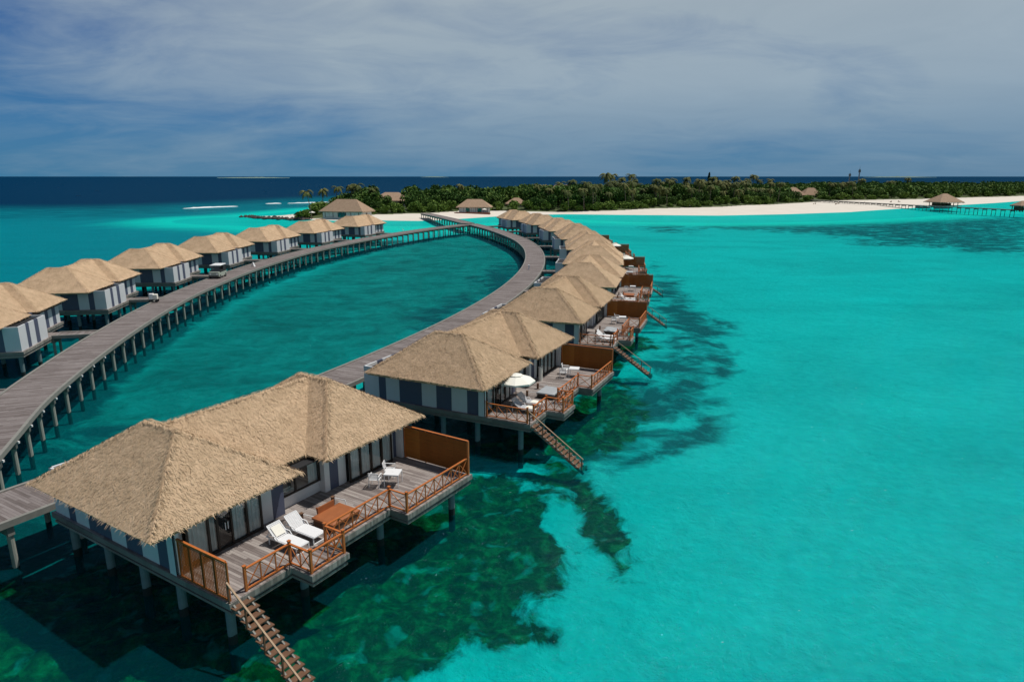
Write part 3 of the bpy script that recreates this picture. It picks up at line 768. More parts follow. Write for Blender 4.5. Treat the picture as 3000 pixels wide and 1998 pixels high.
# villa 2
put(lw,2,1.75,2.0,0,'white lounger by the corner railing of the third long-row deck',GL)
put(lw,2,2.9,1.8,0,'white lounger in front of the crumpled grey hot tub cover',GL)
put(tubc,2,5.6,2.2,0,'hot tub under a crumpled dark grey cover on the third deck',GH)
put(tb,2,11.0,2.4,10,'white table on the deck with the crumpled grey cover',GT)
put(ch,2,10.3,1.6,95,'white armchair on the near side of the third deck table',GC)
put(ch,2,11.7,1.7,20,'white armchair on the far side of the third deck table',GC)
# villa 3
put(lw,3,1.5,1.7,0,'white lounger by the railing of the fourth long-row deck',GL)
put(lw,3,2.7,1.6,0,'white lounger in front of the fourth deck brown hot tub',GL)
put(tubb,3,5.4,1.9,0,'brown covered hot tub on the fourth deck of the long row',GH)
put(tb,3,10.8,2.0,5,'white table on the fourth deck of the long row',GT)
put(ch,3,10.2,1.1,95,'white armchair at the fourth deck table',GC)
# villa 4, 5
put(lw,4,1.9,1.5,0,'white lounger on the fifth deck of the long row',GL)
put(tubg,4,5.2,1.7,0,'grey covered hot tub on the fifth deck of the long row',GH)
put(tb,4,10.6,2.2,5,'white table on the fifth deck of the long row',GT)
put(pr,4,12.3,1.3,10,'cream parasol in front of the fifth deck screen','parasols')
put(pr,5,12.2,1.5,0,'cream parasol in front of the sixth deck screen','parasols')
put(tb,5,10.4,2.2,5,'white table on the sixth deck of the long row',GT)
# basket by the doors of villa 1
bk=MB(); bk.tube((0,0,0),(0,0,1.1),.17,.17,n=14); bk.tube((0,0,1.1),(0,0,1.13),.185,.185,n=14)
loc,hd=vloc(1,9.25,.15); t=tag(add('towel_basket',bk.mesh('basket',[M['canvas']]),None,loc),'pale upright towel bin by the doors behind the parasol','bin')

# ------------------------------------------------------------------ things on the walkways
bg=thing('buggy','parked buggy with white roof and pale green nose on the walkway','buggy',(-48.0,108.0,D+.004),R(4))
# local: x across, y forward (front at -y)
b=MB(); b.prism([(-.78,-1.75),(.78,-1.75),(.85,-1.2),(.85,1.75),(-.85,1.75),(-.85,-1.2)],.32,.95); b.prism([(-.74,-1.72),(.74,-1.72),(.8,-1.1),(-.8,-1.1)],.95,1.06); add('body',b.mesh('body',[M['van']]),bg)
b=MB(); b.prism([(-.83,-.9),(.83,-.9),(.83,1.72),(-.83,1.72)],.95,1.25); add('bench',b.mesh('bench',[M['black']]),bg)
b=MB(); b.prism([(-.86,-.95),(.86,-.95),(.86,1.8),(-.86,1.8)],1.98,2.06); b.prism([(-.78,-.85),(.78,-.85),(.78,1.7),(-.78,1.7)],2.06,2.11); add('roof',b.mesh('roof',[M['white_metal']]),bg)
for x in (-.8,.8):
    for y,yt in ((-1.15,-.85),(.35,.35),(1.7,1.7)):
        b=MB(); b.bar((x,y,.95),(x,yt,1.98),.05,.05); add('post',b.mesh('post',[M['black']]),bg)
b=MB(); b.quad([(-.76,-1.13,1.02),(.76,-1.13,1.02),(.76,-.87,1.94),(-.76,-.87,1.94)]); add('windscreen',b.mesh('ws',[M['glass']]),bg)
b=MB(); b.box(-.8,.8,.5,1.7,1.25,1.95); add('cargo_box',b.mesh('cb',[M['black']]),bg)
for x in (-.52,.52):
    b=MB(); b.tube((x,-1.76,.72),(x,-1.80,.72),.11,n=12); add('headlight',b.mesh('hl',[M['white_metal']]),bg)
b=MB(); b.box(-.8,.8,-1.84,-1.76,.36,.5); add('bumper',b.mesh('bp',[M['black']]),bg)
for x in (-.78,.78):
    for y in (-1.2,1.2):
        b=MB(); b.tube((x-.1,y,.3),(x+.1,y,.3),.3,n=16); w=add('wheel',b.mesh('wheel',[M['black']]),bg)
        b=MB(); b.tube((x-.11,y,.3),(x+.11,y,.3),.14,n=12); add('rim',b.mesh('rim',[M['kerb']]),w)
        w.parent=bg
ct=thing('luggage_cart','white luggage cart with black wheels standing on the walkway','cart',(-46.9,85.9,D+.004),R(15))
b=MB(); b.box(-.5,.5,-.38,.38,.38,.44); add('platform',b.mesh('pl',[M['kerb']]),ct)
b=MB(); b.box(-.46,.0,-.34,.34,.44,1.12); add('crate',b.mesh('cr',[M['white_metal']]),ct)
b=MB(); b.box(.02,.48,-.34,.34,.44,1.02); add('crate',b.mesh('cr',[M['canvas']]),ct)
b=MB(); b.bar((-.52,-.34,.44),(-.52,-.34,1.2),.03); b.bar((-.52,.34,.44),(-.52,.34,1.2),.03); b.bar((-.52,-.34,1.2),(-.52,.34,1.2),.03); add('handle',b.mesh('hd',[M['steel']]),ct)
for x in (-.38,.38):
    for y in (-.32,.32):
        b=MB(); b.tube((x,y-.04,.19),(x,y+.04,.19),.19,n=12); add('wheel',b.mesh('wh',[M['black']]),ct)
af=MB(); 
for s in (-1,1):
    af.quad([(-.25,s*.3,0),(.25,s*.3,0),(.12,s*.03,.75),(-.12,s*.03,.75)]); af.quad([(-.25,s*.33,0),(.25,s*.33,0),(.12,s*.06,.75),(-.12,s*.06,.75)])
    for x in (-1,1): af.bar((x*.25,s*.315,0),(x*.12,s*.045,.76),.03,.04)
tag(add('warning_stand',af.mesh('af',[M['white_metal']]),None,(-47.3,121.4,D+.004),R(80)),'white folding warning stand on the walkway beyond the buggy','sign')
# white heron on the walkway edge
hb=MB()
segs=[((0,-.22,.42),.03),((0,-.10,.46),.09),((0,.08,.52),.10),((0,.20,.60),.05),((0,.26,.75),.028),((0,.22,.88),.022),((0,.27,.96),.033),((0,.33,.95),.018),((0,.45,.92),.004)]
for (a,ra),(b_,rb) in zip(segs,segs[1:]): hb.tube(a,b_,ra,rb,n=8)
hb.tube((.03,0,.45),(.03,.02,0),.010,.008,n=5); hb.tube((-.03,0,.45),(-.03,.02,0),.010,.008,n=5)
tag(add('heron',hb.mesh('heron',[M['white_metal']]),None,(-32.2,198.9,D+.075),R(60)),'white heron standing on the far walkway kerb','bird')
lp=MB(); lp.box(-.12,.12,-.12,.12,0,.9); lp.box(-.16,.16,-.16,.16,.9,1.1)
tag(add('bollard_lamp',lp.mesh('lamp',[M['white_metal']]),None,(3.0,117.5,D-.3)),'white lamp post on the inner kerb of the bend','lamp')

# ------------------------------------------------------------------ seabed
REEF_SHADE=[
[(-8.4,22.9),(-6.7,22.9),(-7.6,25.4),(-7.5,26.6),(-6.6,26.6),(-6.2,24.9),(-5.9,22.9),(-4.9,22.9),(-3.3,24.1),(-2.2,24.9),(-0.1,25.4),(1.8,25.9),(1.7,26.6),(0.5,27.5),(0.7,28.5),(2.5,29.6),(3.3,31.0),(3.0,33.1),(1.6,35.9),(2.2,38.9),(0.4,41.5),(-1.4,42.6),(-2.6,42.7),(-3.3,38.9),(-4.9,34.6),(-6.5,31.9),(-8.4,30.0),(-9.9,27.9),(-11.1,26.6),(-11.7,24.9),(-10.2,22.9)],
[(-26,14),(-34,30),(-29.5,31.0),(-25,30.2),(-22,31.6),(-18,36),(-13.5,43),(-8,46),(-4,42),(-1,38),(-3,33),(-5,28),(-5,22),(-4,14)],  # dark reef, also painted under the closest villa to deepen its shadow
[(3.4,42.0),(5.1,41.4),(6.0,37.2),(6.7,33.7),(6.7,31.9),(5.8,30.0),(5.1,30.0),(5.6,31.5),(4.7,33.2),(4.1,34.6),(4.2,36.1),(3.6,38.9)],
[(6.3,60.4),(10.1,66.1),(11.4,63.1),(11.4,56.1),(9.4,49.0),(7.2,45.7),(5.2,45.7),(1.7,44.9),(-2.5,45.7),(-2.9,48.2),(2.5,49.9),(4.6,53.9)],
[(0.7,42.4),(3.6,44.9),(5.0,43.1),(4.5,41.4),(2.1,40.1)],
[(12.0,79.9),(17.2,84.6),(17.0,77.8),(12.8,71.9),(10.4,68.5)],
]
GRASS=[
[(6.8,43.1),(9.6,44.9),(12.7,47.3),(15.4,49.9),(17.5,53.4),(17.1,54.4),(14.0,51.4),(10.5,46.5),(7.3,44.5)],
[(13.3,49.9),(15.8,53.9),(18.0,54.4),(17.1,51.4),(14.7,48.6)],
[(10.6,58.5),(13.5,61.0),(16.9,57.9),(16.3,54.4),(12.8,53.9),(10.9,55.5)],
[(14.8,71.9),(19.4,74.8),(21.1,68.5),(19.8,65.3),(16.8,66.1),(14.6,68.5)],
[(21.7,75.7),(24.8,77.8),(24.5,70.2),(22.9,66.1),(20.6,65.3),(21.6,70.2)],
[(21.3,105.9),(26.9,105.9),(29.5,91.2),(27.7,84.6),(24.4,85.9),(21.2,92.6)],
[(27.7,134.3),(32.1,134.3),(29.7,114.0),(24.8,105.9),(24.4,114.0)],
[(16.0,98.9),(22.0,105.9),(21.9,92.6),(18.9,87.1),(15.4,87.1)],
[(54.9,280.5),(70.7,302.0),(76.6,280.5),(64.4,253.4),(53.8,257.5)],
[(76.6,280.5),(126.3,348.5),(150.7,323.6),(197.9,352.4),(268.4,341.0),(145.3,182.2),(131.2,187.8),(126.5,206.5),(109.0,203.8),(108.0,218.1),(119.3,229.3),(112.5,247.4),(96.1,264.0)],
[(-6.8,134.3),(-1.7,154.7),(2.5,163.0),(2.6,140.5),(-0.5,118.5),(-4.2,109.8)],
[(-14.3,98.9),(-8.8,114.0),(-5.6,109.8),(-8.7,95.7),(-12.7,87.1)],
[(-36.4,50.9),(-34.3,53.4),(-30.3,51.4),(-31.8,49.0),(-33.4,47.3)],
[(-34.1,44.9),(-34.4,47.3),(-32.5,46.5),(-31.3,43.1)],
[(-31.1,36.6),(-29.0,38.3),(-22.6,35.6),(-19.4,31.9),(-21.9,30.3),(-27.1,33.2),(-29.2,34.1)],
]
LAGOON=[
[(-29.3,29.0),(-36.7,37.5),(-37.7,46.0),(-41.0,61.5),(-44.3,85.3),(-45.0,118.4),(-40.1,162.9),(-25.1,219.0),(-15.1,241.0),(-3.8,219.0),(2.8,190.1),(4.9,142.4),(0.2,113.5),(-5.0,97.5),(-13.4,71.6),(-17.4,61.2),(-20.5,47.7),(-22.6,37.5),(-26.6,31.0)],
]
def sdist(X,Y,poly):
    """signed distance, positive inside"""
    d=np.full(X.shape,1e9); ins=np.zeros(X.shape,bool); n=len(poly)
    for i in range(n):
        x0,y0=poly[i];x1,y1=poly[(i+1)%n]
        ex,ey=x1-x0,y1-y0; L=ex*ex+ey*ey+1e-9
        t=np.clip(((X-x0)*ex+(Y-y0)*ey)/L,0,1)
        d=np.minimum(d,np.hypot(X-x0-t*ex,Y-y0-t*ey))
        c=((y0>Y)!=(y1>Y)); xi=ex*(Y-y0)/(ey if abs(ey)>1e-9 else 1e-9)+x0
        ins^=(c&(X<xi))
    return np.where(ins,d,-d)
def spaced(lo,hi,step,out_lo,out_hi,g=1.16):
    m=list(np.arange(lo,hi+.01,step)); a=[];s=step;x=lo
    while x>out_lo: s*=g; x-=s; a.append(x)
    b=[];s=step;x=hi
    while x<out_hi: s*=g; x+=s; b.append(x)
    return np.array(a[::-1]+m+b)
SHORE=[(-128,318),(-118,311),(-104,309),(-92,300),(-84,293),(-74,289),(-56,291),(-40,288),(-30,295),(-20,306),(-8,320),(8,333),(27,340),(48,335),(69,332),(100,328),(136,339),(179,360),(210,385),(241,408),(262,428),(300,452),(345,485),(398,528),(500,600),(650,690),(900,820),(1300,1000),(1300,1400),(700,1250),(350,1000),(180,760),(60,640),(-20,560),(-70,470),(-95,410),(-108,350),(-112,328)]
xs=spaced(-40,36,.6,-40000,40000,1.12); ys=spaced(10,66,.6,-300,45000,1.055)
X,Y=np.meshgrid(xs,ys)
def grid_mesh(name,X,Y,Z,mats,keep=None):
    ny,nx=X.shape; me=bpy.data.meshes.new(name)
    co=np.stack([X,Y,Z],-1).reshape(-1,3)
    idx=np.arange(nx*ny).reshape(ny,nx); F=np.stack([idx[:-1,:-1],idx[:-1,1:],idx[1:,1:],idx[1:,:-1]],-1).reshape(-1,4)
    if keep is not None:
        k=(keep[:-1,:-1]|keep[:-1,1:]|keep[1:,1:]|keep[1:,:-1]).reshape(-1); F=F[k]
    me.vertices.add(len(co)); me.vertices.foreach_set('co',co.ravel())
    me.loops.add(F.size); me.loops.foreach_set('vertex_index',F.ravel())
    me.polygons.add(len(F)); me.polygons.foreach_set('loop_start',np.arange(0,F.size,4)); 
    me.update(calc_edges=True)
    me.polygons.foreach_set('use_smooth',np.ones(len(F),bool))
    for m in mats: me.materials.append(m)
    return me
def sm(x,a,b): t=np.clip((x-a)/(b-a),0,1); return t*t*(3-2*t)
def maxd(L): return np.max(np.stack([sdist(X,Y,p) for p in L]),0)
KS=.968
REEF_SHADE=[[(x*KS,y*KS) for x,y in p] for p in REEF_SHADE]; GRASS=[[(x*KS,y*KS) for x,y in p] for p in GRASS]
reef=maxd(REEF_SHADE)  # reef joined with the dark patch that deepens the closest villa's shadow
grass_shade=maxd(GRASS)
ZONE=[(0.1,42.0),(4.6,40.0),(9.1,42.4),(12.0,44.6),(16.7,49.7),(23.1,64.7),(28.4,84.3),(30.9,110.3),(33.9,142.5),(35.1,166.5),(28.3,142.5),(20.6,95.7),(15.4,75.3),(9.4,61.8),(4.4,52.2)]
zone=sm(sdist(X,Y,ZONE),-3,5)
dist=np.hypot(X,Y)
reef_shade_f=sm(reef/np.clip(dist/40,.8,6),-1.6,1.8); grass_shade_f=np.maximum(sm(grass_shade/np.clip(dist/28,1,12),-1.6,1.6),.66*zone)
def nearpath(P):
    d=np.full(X.shape,1e9)
    for (x0,y0),(x1,y1) in zip(P,P[1:]):
        ex,ey=x1-x0,y1-y0; t_=np.clip(((X-x0)*ex+(Y-y0)*ey)/(ex*ex+ey*ey+1e-9),0,1); d=np.minimum(d,np.hypot(X-x0-t_*ex,Y-y0-t_*ey))
    return d
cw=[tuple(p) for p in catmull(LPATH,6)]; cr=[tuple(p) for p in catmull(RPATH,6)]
under=np.maximum(1-sm(nearpath(cw),1.5,4.5),1-sm(nearpath(cr),1.5,4.5))  # mask for shade painted into the seabed below walkways and villas
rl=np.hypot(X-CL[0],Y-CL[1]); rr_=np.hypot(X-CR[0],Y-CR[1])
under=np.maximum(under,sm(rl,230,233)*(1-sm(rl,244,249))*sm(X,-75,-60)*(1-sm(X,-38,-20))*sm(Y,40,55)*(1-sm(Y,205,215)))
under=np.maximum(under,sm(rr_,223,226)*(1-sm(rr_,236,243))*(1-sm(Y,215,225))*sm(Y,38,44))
grass_shade_f=grass_shade_f*(1-.22*sm(Y,150,220))
grass_shade_f=np.maximum(grass_shade_f,.95*under)  # real seagrass joined with the painted shade, one dark tone for both
lag=sm(maxd(LAGOON),-4,6)
DEEP=[(-40000,150),(-3000,380),(-500,400),(-262,415),(-240,440),(-222,470),(-190,510),(-177,560),(-150,640),(-60,760),(60,840),(250,1050),(600,1330),(1500,1550),(40000,2500),(40000,45000),(-40000,45000)]
dd=sdist(X,Y,DEEP); deep=sm(dd,-45,110); reefedge=sm(dd,-150,-50)
SH=sdist(X,Y,SHORE)
shore=sm(SH,-62,-34)
left=sm(-X,52,95)*sm(Y,20,60)
right=sm(X,18,60)
depth=-.95-.6*right-.5*left
nn_=np.array([noise.noise(Vector((x*.55,y*.55,0)))+.6*noise.noise(Vector((x*1.3,y*1.3,3))) if (abs(x)<60 and y<110) else 0.0 for x,y in zip(X.ravel(),Y.ravel())]).reshape(X.shape)
depth=depth+nn_*(.10+.42*reef_shade_f)-.12*reef_shade_f
seabed=grid_mesh('seabed',X,Y,depth,[])
def attr(me,nm,a):
    at=me.attributes.new(nm,'FLOAT','POINT'); at.data.foreach_set('value',a.ravel().astype(np.float32))
for nm,a in (('reef',reef_shade_f),('grass_shade',grass_shade_f),('lagoon',lag),('deep',deep),('edge',reefedge),('shore',shore),('left',left)): attr(seabed,nm,a)
m,nt,b=newmat('seabed_sand_and_coral'); v=coord(nt)
A=lambda nm: (lambda n:(setattr(n,'attribute_name',nm),n.outputs['Fac'])[1])(nt.nodes.new('ShaderNodeAttribute'))
n1=noise_(nt,v,.42,8,.66,.45); n2=noise_(nt,mapping(nt,v,(1,1,1),(31,7,0)),.11,5,.6,.4); n3=noise_(nt,v,1.6,6,.65); n4=noise_(nt,mapping(nt,v,(.35,1.4,1),(3,9,0),(0,0,.5)),.16,5,.62,.5)
n7=noise_(nt,mapping(nt,v,(.6,1,1),(7,0,0),(0,0,.5)),.045,5,.6,.8)
sand=ramp(nt,math_(nt,'ADD',math_(nt,'MULTIPLY_ADD',n7,.45,math_(nt,'MULTIPLY',n2,.25)),math_(nt,'MULTIPLY',n3,.3)),[(.34,(.42,.42,.40)),(.5,(.56,.54,.51)),(.66,(.66,.64,.61))])
c=sand
# lagoon floor: darker, patchy
lf=math_(nt,'MULTIPLY',A('lagoon'),ramp(nt,n1,[(.3,1.0),(.66,.66)]))
c=mixc(nt,lf,c,(.055,.17,.145))
c=mixc(nt,math_(nt,'MULTIPLY',A('left'),.9),c,(.05,.225,.28))
c=mixc(nt,math_(nt,'MULTIPLY',math_(nt,'MULTIPLY',A('lagoon'),.72),ramp(nt,noise_(nt,mapping(nt,v,(.8,1.1,1),(17,5,0)),.13,8,.66,1.0),[(.46,0.0),(.66,1.0)])),c,(.02,.085,.075))
c=mixc(nt,math_(nt,'MULTIPLY',A('edge'),ramp(nt,n4,[(.40,.25),(.58,1.0)])),c,(.018,.125,.165))
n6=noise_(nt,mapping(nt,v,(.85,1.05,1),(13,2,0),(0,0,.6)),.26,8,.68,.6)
g=math_(nt,'SUBTRACT',math_(nt,'MULTIPLY_ADD',n6,3.0,A('grass_shade')),1.72)
c=mixc(nt,math_(nt,'MULTIPLY',ramp(nt,g,[(.02,0.0),(.60,1.0)]),ramp(nt,A('grass_shade'),[(.02,0.0),(.3,.9)])),c,(.010,.062,.070))
rr=math_(nt,'SUBTRACT',math_(nt,'MULTIPLY_ADD',n1,2.4,A('reef')),1.16)  # reef mask, with the painted shadow of the closest villa
n5=noise_(nt,mapping(nt,v,(1,1,1),(11,3,0)),.9,6,.7,.5)
coral=ramp(nt,math_(nt,'ADD',math_(nt,'MULTIPLY',n5,.65),math_(nt,'MULTIPLY',n3,.35)),[(.38,(.010,.018,.006)),(.50,(.032,.055,.014)),(.60,(.10,.15,.04)),(.70,(.28,.34,.2))])
c=mixc(nt,math_(nt,'MULTIPLY',ramp(nt,rr,[(.26,0.0),(.58,1.0)]),ramp(nt,A('reef'),[(.02,0.0),(.22,1.0)])),c,coral)
spot=ramp(nt,noise_(nt,mapping(nt,v,(1,1,1),(71,13,0)),.8,3,.5,.2),[(.58,0.0),(.70,.42)])
c=mixc(nt,math_(nt,'MULTIPLY',spot,A('reef')),c,(.40,.46,.36))
c=mixc(nt,A('shore'),c,(.80,.76,.62))
c=mixc(nt,A('deep'),c,(.0,.006,.05))
nt.links.new(c,b.inputs['Base Color']); b.inputs['Roughness'].default_value=1; b.inputs['Specular IOR Level'].default_value=0
bump(nt,math_(nt,'ADD',n3,math_(nt,'MULTIPLY',n1,2)),.6,.5,b)
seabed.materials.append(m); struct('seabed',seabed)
# coral heads: pale mounds standing on the reef floor near the closest villa
rk=random.Random(5)
def mound(mb,x,y,r,h,z):
    n=9;i0=len(mb.v); ph=rk.random()*9
    mb.v.append((x,y,z+h))
    for j in (1,2,3):
        for k in range(n):
            a=2*math.pi*k/n; q=r*j/3*(1+.28*noise.noise(Vector((math.cos(a)*1.5+ph,math.sin(a)*1.5,j*.4))))
            mb.v.append((x+q*math.cos(a),y+q*math.sin(a),z+h*(1-(j/3)**2)))
    for k in range(n): mb.f.append((i0,i0+1+k,i0+1+(k+1)%n)); mb.m.append(0)
    for j in (0,1):
        for k in range(n): mb.f.append((i0+1+j*n+k,i0+1+(j+1)*n+k,i0+1+(j+1)*n+(k+1)%n,i0+1+j*n+(k+1)%n)); mb.m.append(0)
mcor=plain('pale_coral',(.25,.40,.24),.95,.55,2.6)
cm=[]
for s in range(3):
    q=MB(); mound(q,0,0,1,.55,0); cm.append(q.mesh('coral_head',[mcor],smooth=True))
spots=[(-10.2,26.4,.45),(-8.3,29.0,.35),(-5.6,31.3,.5),(-3.6,31.6,.55),(-2.2,32.8,.35),(-3.0,29.3,.6),(-1.3,29.6,.35),(-9.2,27.2,.3),(-6.9,30.4,.7),(-7.6,29.4,.5),(-2.4,36.8,.5),(-.6,26.9,.5),(-10.9,24.8,.5),(-17.9,26.6,.7),(-20.0,27.5,.8),(-20.8,25.2,.6),(-15.4,24.2,.5),(-2.4,34.6,.5),(.4,33,.4),(1.2,37.6,.7),(3.2,45.9,.8),(-.3,41.3,.7)]
for k,(x,y,r) in enumerate(spots[:0]):
    o=add('coral_head',cm[k%3],None,(x,y,-1.78),rk.random()*6); o.scale=(r,r*rk.uniform(.7,1.1),r*.5)
    tag(o,'pale rounded coral head under the green water by the closest villa','coral','coral heads on the reef below the closest villa')

# ------------------------------------------------------------------ water surface
wm=bpy.data.materials.new('clear_sea_water'); wm.use_nodes=True; nt=wm.node_tree; nt.nodes.clear()
out=nt.nodes.new('ShaderNodeOutputMaterial'); v=coord(nt)
w1_=noise_(nt,mapping(nt,v,(.9,1.5,1),rot=(0,0,.35)),1.1,5,.62,.3); w2_=noise_(nt,mapping(nt,v,(.6,1.7,1),rot=(0,0,-.25)),3.2,4,.65,.2); w3_=noise_(nt,mapping(nt,v,(.35,1,1),rot=(0,0,.3)),.12,4,.6,.4)
hgt=math_(nt,'ADD',math_(nt,'MULTIPLY',w1_,.6),math_(nt,'ADD',math_(nt,'MULTIPLY',w2_,.22),math_(nt,'MULTIPLY',w3_,1.2)))
bp=nt.nodes.new('ShaderNodeBump'); bp.inputs['Strength'].default_value=.75; bp.inputs['Distance'].default_value=.5; nt.links.new(hgt,bp.inputs['Height'])
fr=nt.nodes.new('ShaderNodeFresnel'); fr.inputs[0].default_value=1.33; nt.links.new(bp.outputs[0],fr.inputs['Normal'])
tr=nt.nodes.new('ShaderNodeBsdfTransparent')
tcol=mixc(nt,ramp(nt,math_(nt,'ADD',math_(nt,'MULTIPLY',w1_,.55),math_(nt,'MULTIPLY',w3_,.45)),[(.34,0.0),(.66,1.0)]),(.02,.78,.78),(.045,.94,.94)); nt.links.new(tcol,tr.inputs[0])
df=nt.nodes.new('ShaderNodeBsdfDiffuse'); df.inputs[0].default_value=(.0,.22,.30,1)
mx=nt.nodes.new('ShaderNodeMixShader'); mx.inputs[0].default_value=.07; nt.links.new(tr.outputs[0],mx.inputs[1]); nt.links.new(df.outputs[0],mx.inputs[2])
gl=nt.nodes.new('ShaderNodeBsdfGlossy'); gl.inputs['Roughness'].default_value=.07; gl.inputs[0].default_value=(.45,.8,1,1); nt.links.new(bp.outputs[0],gl.inputs['Normal'])
m2=nt.nodes.new('ShaderNodeMixShader'); nt.links.new(math_(nt,'MINIMUM',math_(nt,'MULTIPLY',fr.outputs[0],.42),.10),m2.inputs[0]); nt.links.new(mx.outputs[0],m2.inputs[1]); nt.links.new(gl.outputs[0],m2.inputs[2]); nt.links.new(m2.outputs[0],out.inputs[0])
q=MB(); q.quad([(-40000,-300,0),(40000,-300,0),(40000,45000,0),(-40000,45000,0)])
struct('water',q.mesh('water',[wm],recalc=False))
# breaking surf on the reef edge: low ragged foam ridges
foam=plain('sea_foam_and_glints',(.75,.78,.8),.9,.1,1)
def surf(path,w,label):
    L=catmull(path,2.0); mb=MB(); rows=[]
    for i,p in enumerate(L):
        e=math.sin(math.pi*i/(len(L)-1))**.5; k=w*e*(.5+.7*abs(noise.noise(Vector((p.x*.12,p.y*.12,1)))))
        d=(L[min(i+1,len(L)-1)]-L[max(i-1,0)]).normalized(); n=Vector((-d.y,d.x)); h=.75*e*(.5+.9*abs(noise.noise(Vector((p.x*.3,p.y*.3,4)))))
        rows.append([(p.x+n.x*k,p.y+n.y*k,-.02),(p.x,p.y,h),(p.x-n.x*k*.6,p.y-n.y*k*.6,h*.7),(p.x-n.x*k*1.2,p.y-n.y*k*1.2,-.02)])
    for a,b_ in zip(rows,rows[1:]):
        for j in range(3): mb.quad([a[j],a[j+1],b_[j+1],b_[j]])
    tag(add('breaking_wave',mb.mesh('wave',[foam])),label,'wave','white waves breaking on the reef edge')
surf([(-194,399),(-186,413),(-180,421),(-173,429)],3.0,'longest white breaker out on the reef edge')
surf([(-170.6,469),(-165,473),(-161,475)],2.2,'short white breaker left of the thin foam line')
surf([(-158,477),(-146,485),(-138,494),(-128,498)],1.6,'thin foam line running behind the lone palm')

# ------------------------------------------------------------------ island
xi=np.arange(-160,760,4.0); yi=np.arange(270,1000,4.0); XI,YI=np.meshgrid(xi,yi)
S=sdist(XI,YI,SHORE); nz=np.array([noise.noise(Vector((x*.02,y*.02,0))) for x,y in zip(XI.ravel(),YI.ravel())]).reshape(XI.shape)
Z=np.where(S>0,np.minimum(S*.055,1.0+.25*nz),S*.05)
sand_m,nt,b=newmat('white_sand'); v=coord(nt)
n1=noise_(nt,v,.08,4,.6); n2=noise_(nt,v,.6,4,.6)
sc_=mixc(nt,n1,(.60,.54,.46),(.74,.69,.62)); sc_=mixc(nt,math_(nt,'MULTIPLY',n2,.25),sc_,(.5,.43,.34)); nt.links.new(sc_,b.inputs['Base Color']); b.inputs['Roughness'].default_value=1
struct('beach',grid_mesh('beach',XI,YI,Z,[sand_m],keep=S>-60))
VEG=[(-97,303),(-88,302),(-76,306),(-62,318),(-50,325),(-40,331),(-28,352),(-8,352),(4,352),(14,350),(30,352),(50,354),(66,366),(80,382),(105,392),(125,402),(150,425),(169,437),(200,470),(235,505),(280,525),(318,540),(380,575),(478,630),(640,715),(700,745),(700,930),(420,800),(200,690),(70,580),(-20,500),(-60,440),(-85,390),(-96,340)]
vi=sdist(XI,YI,VEG)
ground_m,nt,b=newmat('forest_floor'); v=coord(nt); g=noise_(nt,v,.25,5,.65); nt.links.new(mixc(nt,g,(.025,.04,.012),(.10,.13,.04)),b.inputs['Base Color']); b.inputs['Roughness'].default_value=1
Zg=np.where(vi>0,Z+.25+.9*np.clip(vi*.1,0,1)*(1+.5*nz),Z+.02)
me=grid_mesh('ground_cover',XI,YI,Zg,[ground_m],keep=vi>2)
o=add('ground_cover',me); tag(o,'low green undergrowth covering the ground between the island trees','undergrowth',kind='stuff')
def gz(x,y):
    i=int(round((x+160)/4));j=int(round((y-270)/4))
    return float(Zg[min(max(j,0),Z.shape[0]-1),min(max(i,0),Z.shape[1]-1)])
# ---- trees
def leafquad(mb,p,s,rnd,m=0,flat=.6):
    n=Vector((rnd.gauss(0,1),rnd.gauss(0,1),rnd.gauss(0,1)+flat)).normalized(); a=n.orthogonal().normalized(); a=Matrix.Rotation(rnd.random()*6.28,3,n)@a; b_=n.cross(a)
    mb.quad([p+a*s,p+b_*s*.6,p-a*s*.8,p-b_*s*.7],m)
def crown_mb(rnd,rx,rz,zc,nl,ls,lobes=7):
    mb=MB(); L=[]
    for k in range(lobes):
        a=rnd.random()*6.28; r=rx*rnd.uniform(.25,.62); L.append((Vector((r*math.cos(a),r*math.sin(a),zc+rz*rnd.uniform(-.6,.5))),rx*rnd.uniform(.36,.6)))
    L.append((Vector((0,0,zc+rz*.3)),rx*.6))
    for k in range(nl):
        c,r=rnd.choice(L); d=Vector((rnd.gauss(0,1),rnd.gauss(0,1),rnd.gauss(.25,1))).normalized(); p=c+Vector((d.x*r,d.y*r,d.z*r*rz/rx*.95))*rnd.uniform(.72,1.04)
        leafquad(mb,p,ls*rnd.uniform(.6,1.2),rnd)
    return mb,L
def trunk_mb(rnd,h,r,L):
    mb=MB(); top=Vector((rnd.uniform(-.3,.3),rnd.uniform(-.3,.3),h)); mb.tube((0,0,-.6),top,r,r*.6,n=7)
    for c,_ in L[:5]: mb.tube(top-Vector((0,0,h*.15)),c,r*.45,r*.15,n=5)
    return mb
TREE=[]
for k,(rx,rz,zc,h,mm) in enumerate(((4.4,4.0,4.4,3.6,'leaf'),(3.8,4.4,4.6,3.6,'leaf'),(5.2,3.8,4.4,3.6,'leaf'),(3.4,2.8,2.4,1.6,'leaf_light'),(2.8,1.9,1.2,.8,'leaf_light'))):
    rnd=random.Random(20+k); cmb,L=crown_mb(rnd,rx,rz,zc,900,.55,10)
    TREE.append((cmb.mesh('crown',[M[mm]],recalc=False),trunk_mb(rnd,h,.22,L).mesh('trunk',[M['bark']])))
